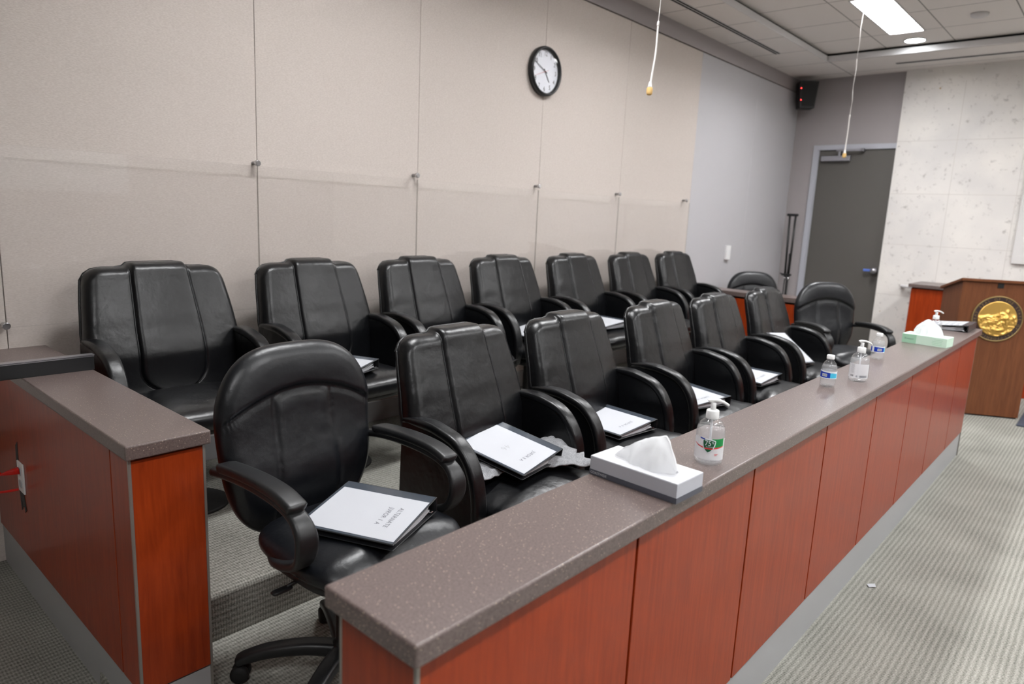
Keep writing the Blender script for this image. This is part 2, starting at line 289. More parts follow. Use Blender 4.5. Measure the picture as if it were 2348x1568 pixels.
# ------------------------------------------------------------------ mesh helpers
class MB:
    def __init__(s): s.v = []; s.f = []; s.m = []; s.sm = []
    def add(s, verts, faces, mi=0, smooth=True):
        o = len(s.v); s.v += [tuple(p) for p in verts]
        for f in faces: s.f.append(tuple(i + o for i in f)); s.m.append(mi); s.sm.append(smooth)
        return s
    def box(s, x0, x1, y0, y1, z0, z1, mi=0):
        P = [(x, y, z) for x in (x0, x1) for y in (y0, y1) for z in (z0, z1)]
        return s.add(P, [(0, 1, 3, 2), (4, 6, 7, 5), (0, 4, 5, 1), (2, 3, 7, 6), (0, 2, 6, 4), (1, 5, 7, 3)], mi, False)
    def prism(s, poly, axis, a, b, mi=0, smooth=False):
        # poly in the two remaining axes (order XYZ without axis)
        def pt(p, t):
            return {'X': (t, p[0], p[1]), 'Y': (p[0], t, p[1]), 'Z': (p[0], p[1], t)}[axis]
        n = len(poly); V = [pt(p, a) for p in poly] + [pt(p, b) for p in poly]
        F = [tuple(range(n))[::-1], tuple(range(n, 2 * n))] + [(i, (i + 1) % n, n + (i + 1) % n, n + i) for i in range(n)]
        return s.add(V, F, mi, smooth)
    def grid(s, nu, nv, fn, closeu=False, mi=0, smooth=True, flip=False):
        V = [fn(i / (nu if closeu else nu - 1), j / (nv - 1)) for j in range(nv) for i in range(nu)]
        F = []
        for j in range(nv - 1):
            for i in range(nu if closeu else nu - 1):
                a = j * nu + i; b = j * nu + (i + 1) % nu; q = (a, b, b + nu, a + nu)
                F.append(q[::-1] if flip else q)
        return s.add(V, F, mi, smooth)
    def lathe(s, prof, n=32, c=(0, 0, 0), mi=0, axis='Z', smooth=True, caps=True):
        V = []; F = []
        for r, z in prof:
            for k in range(n):
                a = 2 * PI * k / n; p = (r * math.cos(a), r * math.sin(a), z)
                if axis == 'X': p = (p[2], p[0], p[1])
                if axis == 'Y': p = (p[0], p[2], p[1])
                V.append((p[0] + c[0], p[1] + c[1], p[2] + c[2]))
        m = len(prof)
        for j in range(m - 1):
            for k in range(n):
                q = (j * n + k, j * n + (k + 1) % n, (j + 1) * n + (k + 1) % n, (j + 1) * n + k)
                F.append(q if axis != 'Y' else q[::-1])
        s.add(V, F, mi, smooth)
        o = len(s.v) - len(V)
        for j, rev in ((0, True), (m - 1, False)):
            if caps and prof[j][0] > 1e-3:
                f = tuple(o + j * n + k for k in range(n)); s.f.append(f[::-1] if rev else f); s.m.append(mi); s.sm.append(False)
        return s
    def sweep(s, path, sec, up=(0, 0, 1), closed=False, mi=0, smooth=True, scale=None, cap=True):
        P = [Vector(p) for p in path]; n = len(sec); m = len(P); V = []; F = []
        for i, p in enumerate(P):
            t = (P[(i + 1) % m] - P[(i - 1) % m]) if closed else (P[min(i + 1, m - 1)] - P[max(i - 1, 0)])
            t.normalize(); U = Vector(up); sd = t.cross(U)
            if sd.length < 1e-4: sd = t.cross(Vector((1, 0, 0)))
            sd.normalize(); uu = sd.cross(t)
            k = scale(i / (m - 1)) if scale else 1.0
            if not isinstance(k, tuple): k = (k, k)
            for a, b in sec: V.append(tuple(p + sd * a * k[0] + uu * b * k[1]))
        for i in range(m if closed else m - 1):
            for j in range(n):
                F.append((i * n + j, i * n + (j + 1) % n, ((i + 1) % m) * n + (j + 1) % n, ((i + 1) % m) * n + j))
        s.add(V, F, mi, smooth)
        if not closed and cap:
            o = len(s.v) - len(V)
            s.f.append(tuple(o + j for j in range(n))[::-1]); s.m.append(mi); s.sm.append(False)
            s.f.append(tuple(o + (m - 1) * n + j for j in range(n))); s.m.append(mi); s.sm.append(False)
        return s
    def tube(s, path, r, n=10, **kw):
        return s.sweep(path, [(r * math.cos(2 * PI * k / n), r * math.sin(2 * PI * k / n)) for k in range(n)], **kw)
    def superell(s, c, a, b, h, n=5.0, m=3.0, nu=64, nv=24, top=None, mi=0):
        def fn(u, v):
            th = 2 * PI * u; ph = -PI / 2 + PI * v
            def pw(x, e): return math.copysign(abs(x) ** e, x)
            cz = pw(math.cos(ph), 2 / m); x = a * pw(math.cos(th), 2 / n) * cz; y = b * pw(math.sin(th), 2 / n) * cz; z = h * pw(math.sin(ph), 2 / m)
            p = [c[0] + x, c[1] + y, c[2] + z]
            if top and z > 0: p[2] += top(x / a, y / b) * min(1, z / h)
            return tuple(p)
        return s.grid(nu, nv, fn, closeu=True, mi=mi)
    def build(s, name, mats, parent=None, loc=None, rot=None, bevel=0, seg=2, recalc=True, weld=True):
        me = bpy.data.meshes.new(name); me.from_pydata(s.v, [], s.f)
        mats = mats if isinstance(mats, (list, tuple)) else [mats]
        for k in mats: me.materials.append(M[k] if isinstance(k, str) else k)
        me.polygons.foreach_set('material_index', s.m); me.polygons.foreach_set('use_smooth', s.sm)
        if weld or recalc:
            bm = bmesh.new(); bm.from_mesh(me)
            if weld: bmesh.ops.remove_doubles(bm, verts=bm.verts, dist=1e-6)
            if recalc: bmesh.ops.recalc_face_normals(bm, faces=bm.faces)
            bm.to_mesh(me); bm.free()
        me.update()
        o = bpy.data.objects.new(name, me); COL.objects.link(o)
        if parent: o.parent = parent
        if loc: o.location = loc
        if rot: o.rotation_euler = rot
        if bevel:
            bv = o.modifiers.new('bevel', 'BEVEL'); bv.width = bevel; bv.segments = seg; bv.limit_method = 'ANGLE'; bv.angle_limit = math.radians(35)
        return o
def empty(name, loc=(0, 0, 0), rz=0.0):
    o = bpy.data.objects.new(name, None); COL.objects.link(o); o.location = loc; o.rotation_euler = (0, 0, rz); o.empty_display_size = 0.05
    return o
def tag(o, label, cat, group=None, kind=None):
    o['label'] = label; o['category'] = cat
    if group: o['group'] = group
    if kind: o['kind'] = kind
    return o
def struct(o):
    o['kind'] = 'structure'; return o
def dup(root, loc, rz=None, rot=None):
    def rec(o, par):
        c = o.copy(); COL.objects.link(c); c.parent = par
        for ch in list(o.children): rec(ch, c)
        return c
    r = rec(root, None); r.location = loc
    if rz is not None: r.rotation_euler = (0, 0, rz)
    if rot is not None: r.rotation_euler = rot
    return r
def catmull(pts, n=8):
    P = [Vector(p) for p in pts]; out = []
    for i in range(len(P) - 1):
        p0 = P[max(i - 1, 0)]; p1 = P[i]; p2 = P[i + 1]; p3 = P[min(i + 2, len(P) - 1)]
        for k in range(n):
            t = k / n
            out.append(0.5 * ((2 * p1) + (p2 - p0) * t + (2 * p0 - 5 * p1 + 4 * p2 - p3) * t * t + (3 * p1 - p0 - 3 * p2 + p3) * t ** 3))
    out.append(P[-1]); return out
def interp(x, tab):
    if x <= tab[0][0]: return tab[0][1]
    for (a, fa), (b, fb) in zip(tab, tab[1:]):
        if x <= b: return fa + (fb - fa) * (x - a) / (b - a)
    return tab[-1][1]
def sstep(e0, e1, x):
    t = min(1, max(0, (x - e0) / (e1 - e0))); return t * t * (3 - 2 * t)
def rrect(w, h, r, n=5):
    out = []
    for cx_, cy_, a0 in ((w - r, h - r, 0), (-w + r, h - r, PI / 2), (-w + r, -h + r, PI), (w - r, -h + r, 1.5 * PI)):
        for k in range(n + 1):
            a = a0 + PI / 2 * k / n; out.append((cx_ + r * math.cos(a), cy_ + r * math.sin(a)))
    return out
TXT = {}
def text_mesh(string, height, spacing=1.0):
    """flat letter faces in XY, centred, cap height = height; returned as (verts, faces)"""
    key = (string, spacing)
    if key not in TXT:
        cu = bpy.data.curves.new('lettering', 'FONT'); cu.body = string; cu.align_x = 'CENTER'; cu.align_y = 'CENTER'; cu.size = 1.0; cu.space_character = spacing
        cu.fill_mode = 'FRONT'; cu.resolution_u = 3
        ob = bpy.data.objects.new('lettering', cu); COL.objects.link(ob); bpy.context.view_layer.update()
        me = bpy.data.meshes.new_from_object(ob.evaluated_get(bpy.context.evaluated_depsgraph_get()))
        TXT[key] = ([tuple(v.co) for v in me.vertices], [tuple(p.vertices) for p in me.polygons])
        bpy.data.objects.remove(ob); bpy.data.curves.remove(cu); bpy.data.meshes.remove(me)
    v, f = TXT[key]; k = height / 0.70
    return [(x * k, y * k, 0) for x, y, z in v], f
def add_text(mb, string, height, M4, mi=0, spacing=1.0, sx=1.0):
    v, f = text_mesh(string, height, spacing)
    mb.add([tuple(M4 @ Vector((x * sx, y, z))) for x, y, z in v], f, mi, False)
def frame4(origin, xdir, ydir):
    x = Vector(xdir).normalized(); y = Vector(ydir).normalized(); z = x.cross(y)
    return Matrix(((x[0], y[0], z[0], origin[0]), (x[1], y[1], z[1], origin[1]), (x[2], y[2], z[2], origin[2]), (0, 0, 0, 1)))


# ------------------------------------------------------------------ room shell
struct(MB().box(XMIN, XF + 0.3, YMIN, YW + 0.2, -0.06, 0.0).build('floor', 'carpet'))
fl = MB(); fl.box(0.0, 5.63, 0.19, YR + 0.1, 0.0, ZF); struct(fl.build('floor_front_platform', 'carpet', bevel=0.008))
fl = MB(); fl.box(0.19, 5.63, YR, YW + 0.05, 0.0, ZB); struct(fl.build('floor_back_platform', 'carpet', bevel=0.018, seg=3))
# panelled wall
G = [SX(g) for g in (0.0997, 1.222, 2.296, 3.486, 4.5875, 5.877)]
XG = SX(7.239)
wl = struct(MB().box(XMIN - 0.1, XF + 0.3, YW + 0.012, YW + 0.16, 0, ZCC + 0.3).build('wall_left', 'seam'))
gp = 0.0013
def panel(x0, x1, z0, z1, mat):
    struct(MB().box(x0 + gp, x1 - gp, YW, YW + 0.011, z0, z1).build('wall_panel', mat, wl, bevel=0.0015, seg=1))
edges = [XMIN, G[0] - (G[1] - G[0]) * 3, G[0] - (G[1] - G[0]) * 2, G[0] - (G[1] - G[0])] + G
for a, b_ in zip(edges, edges[1:]): panel(a, b_, 0.0, ZR - 0.004, 'fabric')
panel(G[5], XG, 0.0, ZR - 0.004, 'grey_panel'); panel(XG, XF, 0.0, ZR - 0.004, 'grey_panel')
struct(MB().box(XMIN, XF + 0.02, YW, YW + 0.011, ZR + 0.006, ZCC).build('wall_upper_band', 'grey_wall', wl))
struct(MB().box(0.2, 5.63, YW - 0.014, YW, ZB, ZB + 0.125).build('baseboard_left', 'kick', bevel=0.003))
# far walls: painted wall with the door, stone wall standing slightly proud of it
DY0, DY1, DZ = SY(2.3981), SY(1.5255), SZ(2.4625)
YC = SY(1.520); XC = SX(8.41)
wf = MB(); wf.box(XF, XF + 0.15, DY0 + 0.01, YW + 0.1, 0, ZCC + 0.2); wf.box(XF, XF + 0.15, YC - 0.4, DY1 - 0.01, 0, ZCC + 0.2); wf.box(XF, XF + 0.15, DY1 - 0.01, DY0 + 0.01, DZ + 0.01, ZCC + 0.2)
struct(wf.build('wall_far', 'grey_wall'))
ws = MB(); ws.box(XC, XF + 0.15, YMIN, YC, 0, ZCC + 0.2)
for z in (2.533, 1.95, 1.375, 0.79): ws.box(XC - 0.0012, XC + 0.01, YMIN, YC, SZ(z) - 0.0025, SZ(z) + 0.0025, 1)
for y in (0.925, 0.31, -0.30): ws.box(XC - 0.0010, XC + 0.01, SY(y) - 0.0025, SY(y) + 0.0025, 0, SZ(3.15), 1)
struct(ws.build('wall_far_stone', ['stone', 'stone_joint']))
struct(MB().box(XMIN - 0.1, XF + 0.2, YMIN - 0.15, YMIN, 0, ZCC + 0.2).build('wall_right', 'grey_wall'))
struct(MB().box(XMIN - 0.15, XMIN, YMIN, YW + 0.1, 0, ZCC + 0.2).build('wall_near', 'grey_wall'))
# door
dr = struct(MB().box(XF + 0.006, XF + 0.05, DY1, DY0, 0.004, DZ).build('door_1', 'door_grey', bevel=0.002))
fr = MB(); fw = 0.058
for a, b_, z0, z1 in ((DY0, DY0 + fw, 0, DZ + fw), (DY1 - 0.03, DY1, 0, DZ + fw), (DY1, DY0, DZ, DZ + fw)): fr.box(XF - 0.02, XF + 0.06, a, b_, z0, z1)
fr.box(XF - 0.012, XF + 0.01, DY0 - 0.012, DY0, 0, DZ)
struct(fr.build('door_frame', 'frame_grey', dr, bevel=0.003))
kx, ky, kz = S(8.42, 1.575, 1.05)
kn = MB(); kn.lathe([(0.034, -0.008), (0.036, 0.004), (0.017, 0.008), (0.014, 0.03), (0.030, 0.042), (0.034, 0.058), (0.028, 0.074), (0.0, 0.08)], 24, axis='X')
for i, v_ in enumerate(kn.v): kn.v[i] = (kx + 0.02 - v_[0], ky + v_[1], kz + v_[2])
kn_o = struct(kn.build('door_knob', 'steel', dr))
struct(MB().box(kx - 0.006, kx + 0.010, ky + 0.035, ky + 0.115, kz - 0.012, kz + 0.014).build('door_tag', 'blue_tag', dr, bevel=0.002))
a = S(8.43, 2.344, 2.394); c = S(8.43, 2.012, 2.322)
cl = MB(); cl.box(XF - 0.055, XF + 0.006, c[1], a[1], c[2] + 0.005, a[2] - 0.005)
struct(cl.build('door_closer', 'steel', dr, bevel=0.004))
a1 = S(8.43, 2.169, 2.452); a2 = S(8.43, 1.86, 2.428)
ca_ = MB(); ca_.box(XF - 0.075, XF - 0.06, a2[1], a1[1], a1[2] - 0.012, a1[2] + 0.010); ca_.box(XF - 0.07, XF - 0.02, a1[1] - 0.05, a1[1] - 0.025, c[2] + 0.05, a1[2]); ca_.box(XF - 0.075, XF - 0.0, a2[1], a2[1] + 0.03, a1[2] - 0.012, DZ + 0.01)
struct(ca_.build('door_closer_arm', 'steel', dr, bevel=0.002))
# ceiling
YS, XS = SY(2.112), SX(7.557)
ce = MB(); ce.box(XMIN, XF + 0.1, YS, YW + 0.1, ZC, ZC + 0.03); ce.box(XS, XF + 0.1, YMIN, YS, ZC, ZC + 0.03)
struct(ce.build('ceiling_outer', 'tile_outer'))
HOLES = []
tr = MB(); tr.box(XMIN, XS, YS - 0.004, YS + 0.004, ZC - 0.003, ZC + 0.052); tr.box(XS - 0.004, XS + 0.004, YMIN, YS, ZC - 0.003, ZC + 0.052)
struct(tr.build('trim_1', 'white_trim'))
tr = MB(); tr.box(XMIN, XS + 0.05, YS + 0.02, YS + 0.06, ZC + 0.03, ZCC); tr.box(XS + 0.02, XS + 0.06, YMIN, YS + 0.05, ZC + 0.03, ZCC)
struct(tr.build('trim_2', 'groove'))
# slot diffusers
def slot(name, label, x0, x1, y0, y1, along):
    r_ = empty(name, ((x0 + x1) / 2, (y0 + y1) / 2, ZC)); cx_, cy_ = (x0 + x1) / 2, (y0 + y1) / 2
    f = MB()
    if along == 'X':
        w = (y1 - y0)
        f.box(x0 - cx_, x1 - cx_, y0 - cy_, y1 - cy_, -0.004, -0.0005)
        bl = MB()
        for k in (0.12, 0.62): bl.box(x0 - cx_, x1 - cx_, y0 - cy_ + w * k, y0 - cy_ + w * (k + 0.26), -0.006, -0.0041)
    else:
        w = (x1 - x0)
        f.box(x0 - cx_, x1 - cx_, y0 - cy_, y1 - cy_, -0.004, -0.0005); bl = MB()
        bl.box(x0 - cx_ + w * 0.15, x0 - cx_ + w * 0.6, y0 - cy_, y1 - cy_, -0.006, -0.0041)
    f.build('frame', 'white_trim', r_); bl.build('slot', 'groove', r_)
    return tag(r_, label, 'air vent')
slot('slot_vent', 'long dark double slot air vent running along the left ceiling edge', SX(1.0), SX(6.944), SY(2.385), SY(2.45), 'X')
slot('slot_vent', 'single slot air vent along the ceiling above the pale stone wall', SX(7.95), SX(8.03), SY(-1.6), SY(1.53), 'Y')
# ceiling lights
def troffer(x, y, label, group='ceiling troffers', lx=1.24 * KS, ly=0.285 * KS):
    r_ = empty('ceiling_light', (x, y, ZCC))
    HOLES.append((x - lx / 2, x + lx / 2, y - ly / 2, y + ly / 2)); D_ = 0.085
    d = MB(); d.add([(sx_ * lx / 2, sy_ * ly / 2, D_) for sx_, sy_ in ((-1, -1), (-1, 1), (1, 1), (1, -1))], [(0, 1, 2, 3)], 0, False); d.build('diffuser', 'diffuser', r_, recalc=False)
    hs = MB(); hs.box(-lx / 2 - 0.004, lx / 2 + 0.004, -ly / 2 - 0.004, ly / 2 + 0.004, D_ + 0.004, D_ + 0.012)
    for s_ in (-1, 1):
        hs.box(-lx / 2 - 0.004, lx / 2 + 0.004, s_ * (ly / 2 + 0.002) - 0.002, s_ * (ly / 2 + 0.002) + 0.002, 0.0, D_ + 0.006); hs.box(s_ * (lx / 2 + 0.002) - 0.002, s_ * (lx / 2 + 0.002) + 0.002, -ly / 2, ly / 2, 0.0, D_ + 0.006)
    hs.build('housing', 'white_trim', r_)
    f = MB()
    for s_ in (-1, 1):
        f.box(-lx / 2 - 0.016, lx / 2 + 0.016, s_ * (ly / 2 + 0.008) - 0.008, s_ * (ly / 2 + 0.008) + 0.008, -0.006, 0)
        f.box(s_ * (lx / 2 + 0.008) - 0.008, s_ * (lx / 2 + 0.008) + 0.008, -ly / 2, ly / 2, -0.006, 0)
    f.build('frame', 'white_trim', r_)
    return tag(r_, label, 'ceiling light', group)
lx0, ly0 = SX(6.405), SY(1.228)
troffer(lx0, ly0, 'bright rectangular ceiling light above the far end of the jury box')
def spot(x, y, label, mat='downlight', r=0.10):
    r_ = empty('downlight', (x, y, ZCC)); q = MB(); q.lathe([(0, -0.005), (r * 0.86, -0.005), (r * 0.86, -0.001)], 32, caps=False); q.build('lens', mat, r_)
    q = MB(); q.lathe([(r * 0.87, -0.002), (r * 0.87, -0.008), (r, -0.006), (r, 0)], 32, caps=False); q.build('trim_ring', 'white_trim', r_)
    return tag(r_, label, 'downlight')
spot(SX(7.375), SY(1.232), 'round lit downlight beside the end of the rectangular ceiling light')
sm_ = MB(); sm_.lathe([(0.001, -0.028), (0.055, -0.026), (0.066, -0.016), (0.068, 0.0)], 32)
tag(sm_.build('smoke_detector', 'white_trim', loc=(SX(6.70), SY(0.595), ZCC)), 'small round white smoke detector on the ceiling right of the light', 'smoke detector')

# ------------------------------------------------------------------ jury box rails
def rail_things():
    # main rail
    r_ = empty('jury_rail', (0, 0, 0))
    b_ = MB(); b_.box(0.016, XE - 0.016, 0.018, 0.188, 0.0, HR - 0.042); b_.build('core', 'groove', r_)
    seams = [0.0] + [0.6299 + 0.6258 * k for k in range(7)] + [XE]
    for k, (x0, x1) in enumerate(zip(seams, seams[1:])):
        p = MB(); p.box(x0 + (0.0048 if k else 0.006), x1 - (0.0048 if k < 7 else 0.006), 0.0, 0.018, 0.1725, HR - 0.044); p.build('front_panel', 'cherry', r_, bevel=0.0012, seg=1)
    for xa in (0.0, XE - 0.016):
        p = MB(); p.box(xa, xa + 0.016, 0.006, 0.194, 0.1725, HR - 0.044); p.build('end_panel', 'cherry', r_)
    p = MB(); p.box(0.01, XE - 0.01, 0.188, 0.20, ZF, HR - 0.044); p.build('back_panel', 'cherry', r_)
    p = MB(); p.box(0.006, XE - 0.004, 0.006, 0.02, 0.0, 0.166); p.box(0.004, 0.02, 0.008, 0.196, 0.0, 0.166); p.box(XE - 0.02, XE - 0.004, 0.008, 0.196, 0.0, 0.166); p.build('kick_plate', 'kick', r_)
    for x, y in ((0.0, 0.0), (0.0, 0.194), (XE - 0.006, 0.0), (XE - 0.006, 0.194)):
        p = MB(); p.box(x - 0.0005, x + 0.0065, y - 0.0005, y + 0.0065, 0.0, HR - 0.042); p.build('edge_trim', 'edge_trim', r_)
    tag(r_, 'long cherry wood jury box front rail with black panel joints and grey kick plate', 'jury rail')
    c_ = MB(); c_.box(-0.02, XE + 0.02, -0.02, 0.218, HR - 0.04, HR); o = c_.build('countertop', 'counter', bevel=0.005, seg=3)
    tag(o, 'long speckled brown countertop on the front rail holding bottles and tissue boxes', 'countertop')
    # left rail
    r_ = empty('jury_rail', (0, 1.142, 0)); y0, y1 = 0.0, YW - 1.142
    b_ = MB(); b_.box(0.016, 0.186, 0.018, y1, 0.0, HR - 0.042); b_.build('core', 'groove', r_)
    for a, b2 in ((0.0, 0.132), (0.132, y1)):
        p = MB(); p.box(0.0, 0.018, a + (0.006 if a == 0 else 0.003), b2 - 0.003, 0.1725, HR - 0.044); p.build('side_panel', 'cherry', r_, bevel=0.0012, seg=1)
    p = MB(); p.box(0.006, 0.194, 0.0, 0.016, 0.1725, HR - 0.050); p.build('end_panel', 'cherry', r_, bevel=0.0012, seg=1)
    p = MB(); p.box(0.184, 0.20, 0.012, y1, ZF, HR - 0.044); p.build('back_panel', 'cherry', r_)
    p = MB(); p.box(0.006, 0.02, 0.006, y1, 0.0, 0.166); p.box(0.006, 0.196, 0.004, 0.02, 0.0, 0.166); p.build('kick_plate', 'kick', r_)
    for x in (0.0, 0.194):
        p = MB(); p.box(x - 0.0005, x + 0.0065, -0.0005, 0.0065, 0.0, HR - 0.042); p.build('edge_trim', 'edge_trim', r_)
    tag(r_, 'short cherry wood side rail at the left with a bright orange end panel', 'jury rail')
    c_ = MB(); c_.box(-0.012, 0.21, 1.1225, YW, HR - 0.04, HR); o = c_.build('countertop', 'counter', bevel=0.005, seg=3)
    tag(o, 'speckled brown countertop of the left side rail running back to the wall', 'countertop')
    # far rail
    xr = 5.645
    r_ = empty('jury_rail', (xr, 1.14, 0))
    b_ = MB(); b_.box(0.018, 0.19, 0.018, YW - 1.14, 0.0, HR - 0.046); b_.build('core', 'groove', r_)
    for ya, yb in ((0.0, 0.63), (0.637, YW - 1.14)):
        p = MB(); p.box(0.0, 0.018, ya, yb, 0.1725, HR - 0.062); p.build('side_panel', 'cherry', r_)
    p = MB(); p.box(0.006, 0.194, 0.0, 0.016, 0.1725, HR - 0.062); p.build('end_panel', 'cherry', r_)
    p = MB(); p.box(0.186, 0.20, 0.012, YW - 1.14, 0.1725, HR - 0.062); p.build('back_panel', 'cherry', r_)
    p = MB(); p.box(0.006, 0.196, 0.004, YW - 1.14, 0.0, 0.166); p.build('kick_plate', 'kick', r_)
    tag(r_, 'cherry wood end rail closing the far end of the jury box by the door', 'jury rail')
    c_ = MB(); c_.box(xr - 0.015, xr + 0.215, 1.12, YW, HR - 0.045, HR); o = c_.build('countertop', 'counter', bevel=0.005, seg=3)
    tag(o, 'dark countertop of the far end rail behind the last leather chairs', 'countertop')
rail_things()

# ------------------------------------------------------------------ fixed juror chair (origin on the floor under the seat, front = -Y)
WT = [(0.40, 0.285), (0.60, 0.305), (0.72, 0.317), (0.85, 0.303), (0.93, 0.291), (0.99, 0.279), (1.03, 0.272)]
YFT = [(0.40, 0.10), (0.53, 0.120), (0.65, 0.132), (0.80, 0.174), (0.95, 0.228), (1.03, 0.25)]
THT = [(0.40, 0.12), (0.60, 0.115), (0.90, 0.092), (1.03, 0.078)]
def juror_back():
    half = [0, .06, .12, .18, .24, .30, .36, .41, .45, .47, .482, .491, .5, .509, .518, .53, .55, .58, .62, .67, .72, .77, .82, .86, .89, .92, .945, .965, .98, .992, 1.0]
    F_ = [-h for h in half[::-1]] + half[1:]
    vsamp = [0.92 * k / 46 for k in range(46)] + [0.92 + 0.08 * (1 - (1 - k / 15) ** 1.8) for k in range(16)]
    rt = 0.036; nF = len(F_); rings = []
    for v in vsamp:
        front = []; back = []
        for f in F_:
            # height of this column
            xt = abs(f) * 0.25; r = 0.050
            zt = 1.0 - (r * (1 - math.sqrt(max(0, 1 - ((xt - (0.25 - r)) / r) ** 2))) if xt > 0.25 - r else 0) + 0.020 * (1 - sstep(0.44, 0.56, abs(f)))
            z = 0.40 + v * (zt - 0.40)
            w = interp(z, WT); xs = interp(z, [(0.5, 0.140), (0.75, 0.134), (1.02, 0.116)])
            if z < 0.58: xs = max(0.006, 0.136 * math.sqrt(max(0, 1 - ((0.58 - z) / 0.10) ** 2)))
            xs = min(xs, w * 0.6)
            af = abs(f); ax = af / 0.5 * xs if af < 0.5 else xs + (af - 0.5) / 0.5 * (w - xs)
            x = math.copysign(ax, f)
            yf = interp(z, YFT); th = interp(z, THT); s_ = ax / w
            y0 = yf - 0.016 * (1 - s_ * s_) - 0.010 * math.exp(-((z - 0.66) / 0.09) ** 2) * (1 - s_ * s_)
            rc = 0.042
            if ax > w - rc: y0 += rc * (1 - math.sqrt(max(0, 1 - ((ax - (w - rc)) / rc) ** 2)))
            d = ax - xs
            if z > 0.481:
                y0 += 0.0065 * math.exp(-(d / 0.0042) ** 2); y0 -= 0.011 * (1 - sstep(-0.016, 0.002, d))
            y1 = yf + th; rb = 0.03
            if ax > w - rb: y1 -= rb * (1 - math.sqrt(max(0, 1 - ((ax - (w - rb)) / rb) ** 2)))
            t = zt - z
            if t < rt:
                q = rt * (1 - math.sqrt(max(0, 1 - ((rt - t) / rt) ** 2))); y0 += q; y1 -= q
            if y0 > y1 - 0.001: y0 = y1 = (y0 + y1) / 2
            front.append((x, y0, z)); back.append((x, y1, z))
        rings.append((front, back))
    mb = MB(); n = 2 * nF; V = []
    for fr_, bk in rings: V += fr_ + bk[::-1]
    F = []
    for j in range(len(rings) - 1):
        for i in range(n): F.append((j * n + i, j * n + (i + 1) % n, (j + 1) * n + (i + 1) % n, (j + 1) * n + i))
    o = (len(rings) - 1) * n
    for i in range(nF - 1): F.append((o + i, o + i + 1, o + n - 2 - i, o + n - 1 - i))
    F.append(tuple(range(n))[::-1])
    mb.add(V, F)
    # piping path round the rear edge
    pth = []
    for fr_, bk in rings[4:-1:3]: pth.append((bk[0][0], (bk[0][1] + fr_[0][1]) / 2 + 0.012, bk[0][2]))
    for i in range(0, nF, 3):
        fr_, bk = rings[-1]; pth.append((bk[i][0], bk[i][1] + 0.018, bk[i][2] - 0.004))
    for fr_, bk in rings[4:-1:3][::-1]: pth.append((bk[-1][0], (bk[-1][1] + fr_[-1][1]) / 2 + 0.012, bk[-1][2]))
    return mb, pth
ARMC = [(y_, z_ - 0.014) for y_, z_ in [(0.215, 0.727), (0.16, 0.733), (0.08, 0.734), (0.02, 0.724), (-0.045, 0.704), (-0.095, 0.665), (-0.130, 0.607), (-0.148, 0.54), (-0.153, 0.48), (-0.146, 0.41)]]
def make_juror():
    r_ = empty('juror_chair')
    mb, pth = juror_back(); bk = mb.build('backrest', 'leather', r_)
    pp = MB(); pp.tube(pth, 0.0055, 8); pp.build('piping', 'leather', bk)
    st = MB()
    def top(x, y): return 0.020 * (1 - x * x) * (1 - y * y) - 0.006 * math.exp(-((y + 0.2) / 0.5) ** 2) * math.exp(-(x / 0.4) ** 2)
    st.superell((0, -0.07, 0.445), 0.272, 0.222, 0.062, n=5.5, m=2.7, nu=96, nv=32, top=top)
    for i, p in enumerate(st.v):
        k = 1 + 0.15 * sstep(-0.185, -0.235, p[1]); st.v[i] = (p[0] * k, p[1] - 0.012 * (1 - (p[0] / 0.3) ** 2) * sstep(-0.15, -0.28, p[1]), p[2])
    seat = st.build('seat', 'leather', r_)
    sp_ = MB(); sp_.tube([(0.30 * k / 10, -0.2985 + 0.012 * (k / 10) ** 2 + (0.02 * (abs(k) / 10) ** 6), 0.452) for k in range(-10, 11)], 0.004, 6); sp_.build('front_seam', 'leather', seat)
    top_c = catmull([(0, y, z) for y, z in ARMC], 6)
    for s_ in (-1, 1):
        poly = [(p[1], p[2] - 0.006) for p in top_c] + [(-0.125, 0.365), (0.18, 0.365), (0.225, 0.42)]
        a = MB(); a.prism(poly, 'X', s_ * 0.277, s_ * 0.325, smooth=False); arm = a.build('arm', 'leather', r_, bevel=0.012, seg=3)
        pd = MB(); sec = rrect(0.030, 0.017, 0.013, 4)
        pd.sweep([(s_ * 0.302, p[1], p[2] - 0.004) for p in top_c], sec, up=(0, 0.05, 1) if False else (0, -0.35, 1), scale=lambda t: 0.62 + 0.38 * min(1, 5 * t, 8 * (1.02 - t)))
        pd.build('arm_pad', 'leather', arm)
    p = MB(); p.superell((0, -0.03, 0.385), 0.25, 0.20, 0.025, n=5, m=4, nu=40, nv=10); p.build('seat_pan', 'black_plastic', r_)
    p = MB(); p.lathe([(0.05, 0.02), (0.036, 0.04), (0.036, 0.33), (0.07, 0.355), (0.07, 0.365)], 28); p.build('pedestal', 'black_metal', r_)
    p = MB(); p.lathe([(0.15, 0.0), (0.15, 0.009), (0.142, 0.014), (0.05, 0.022)], 40); p.build('floor_plate', 'black_matte', r_)
    return r_
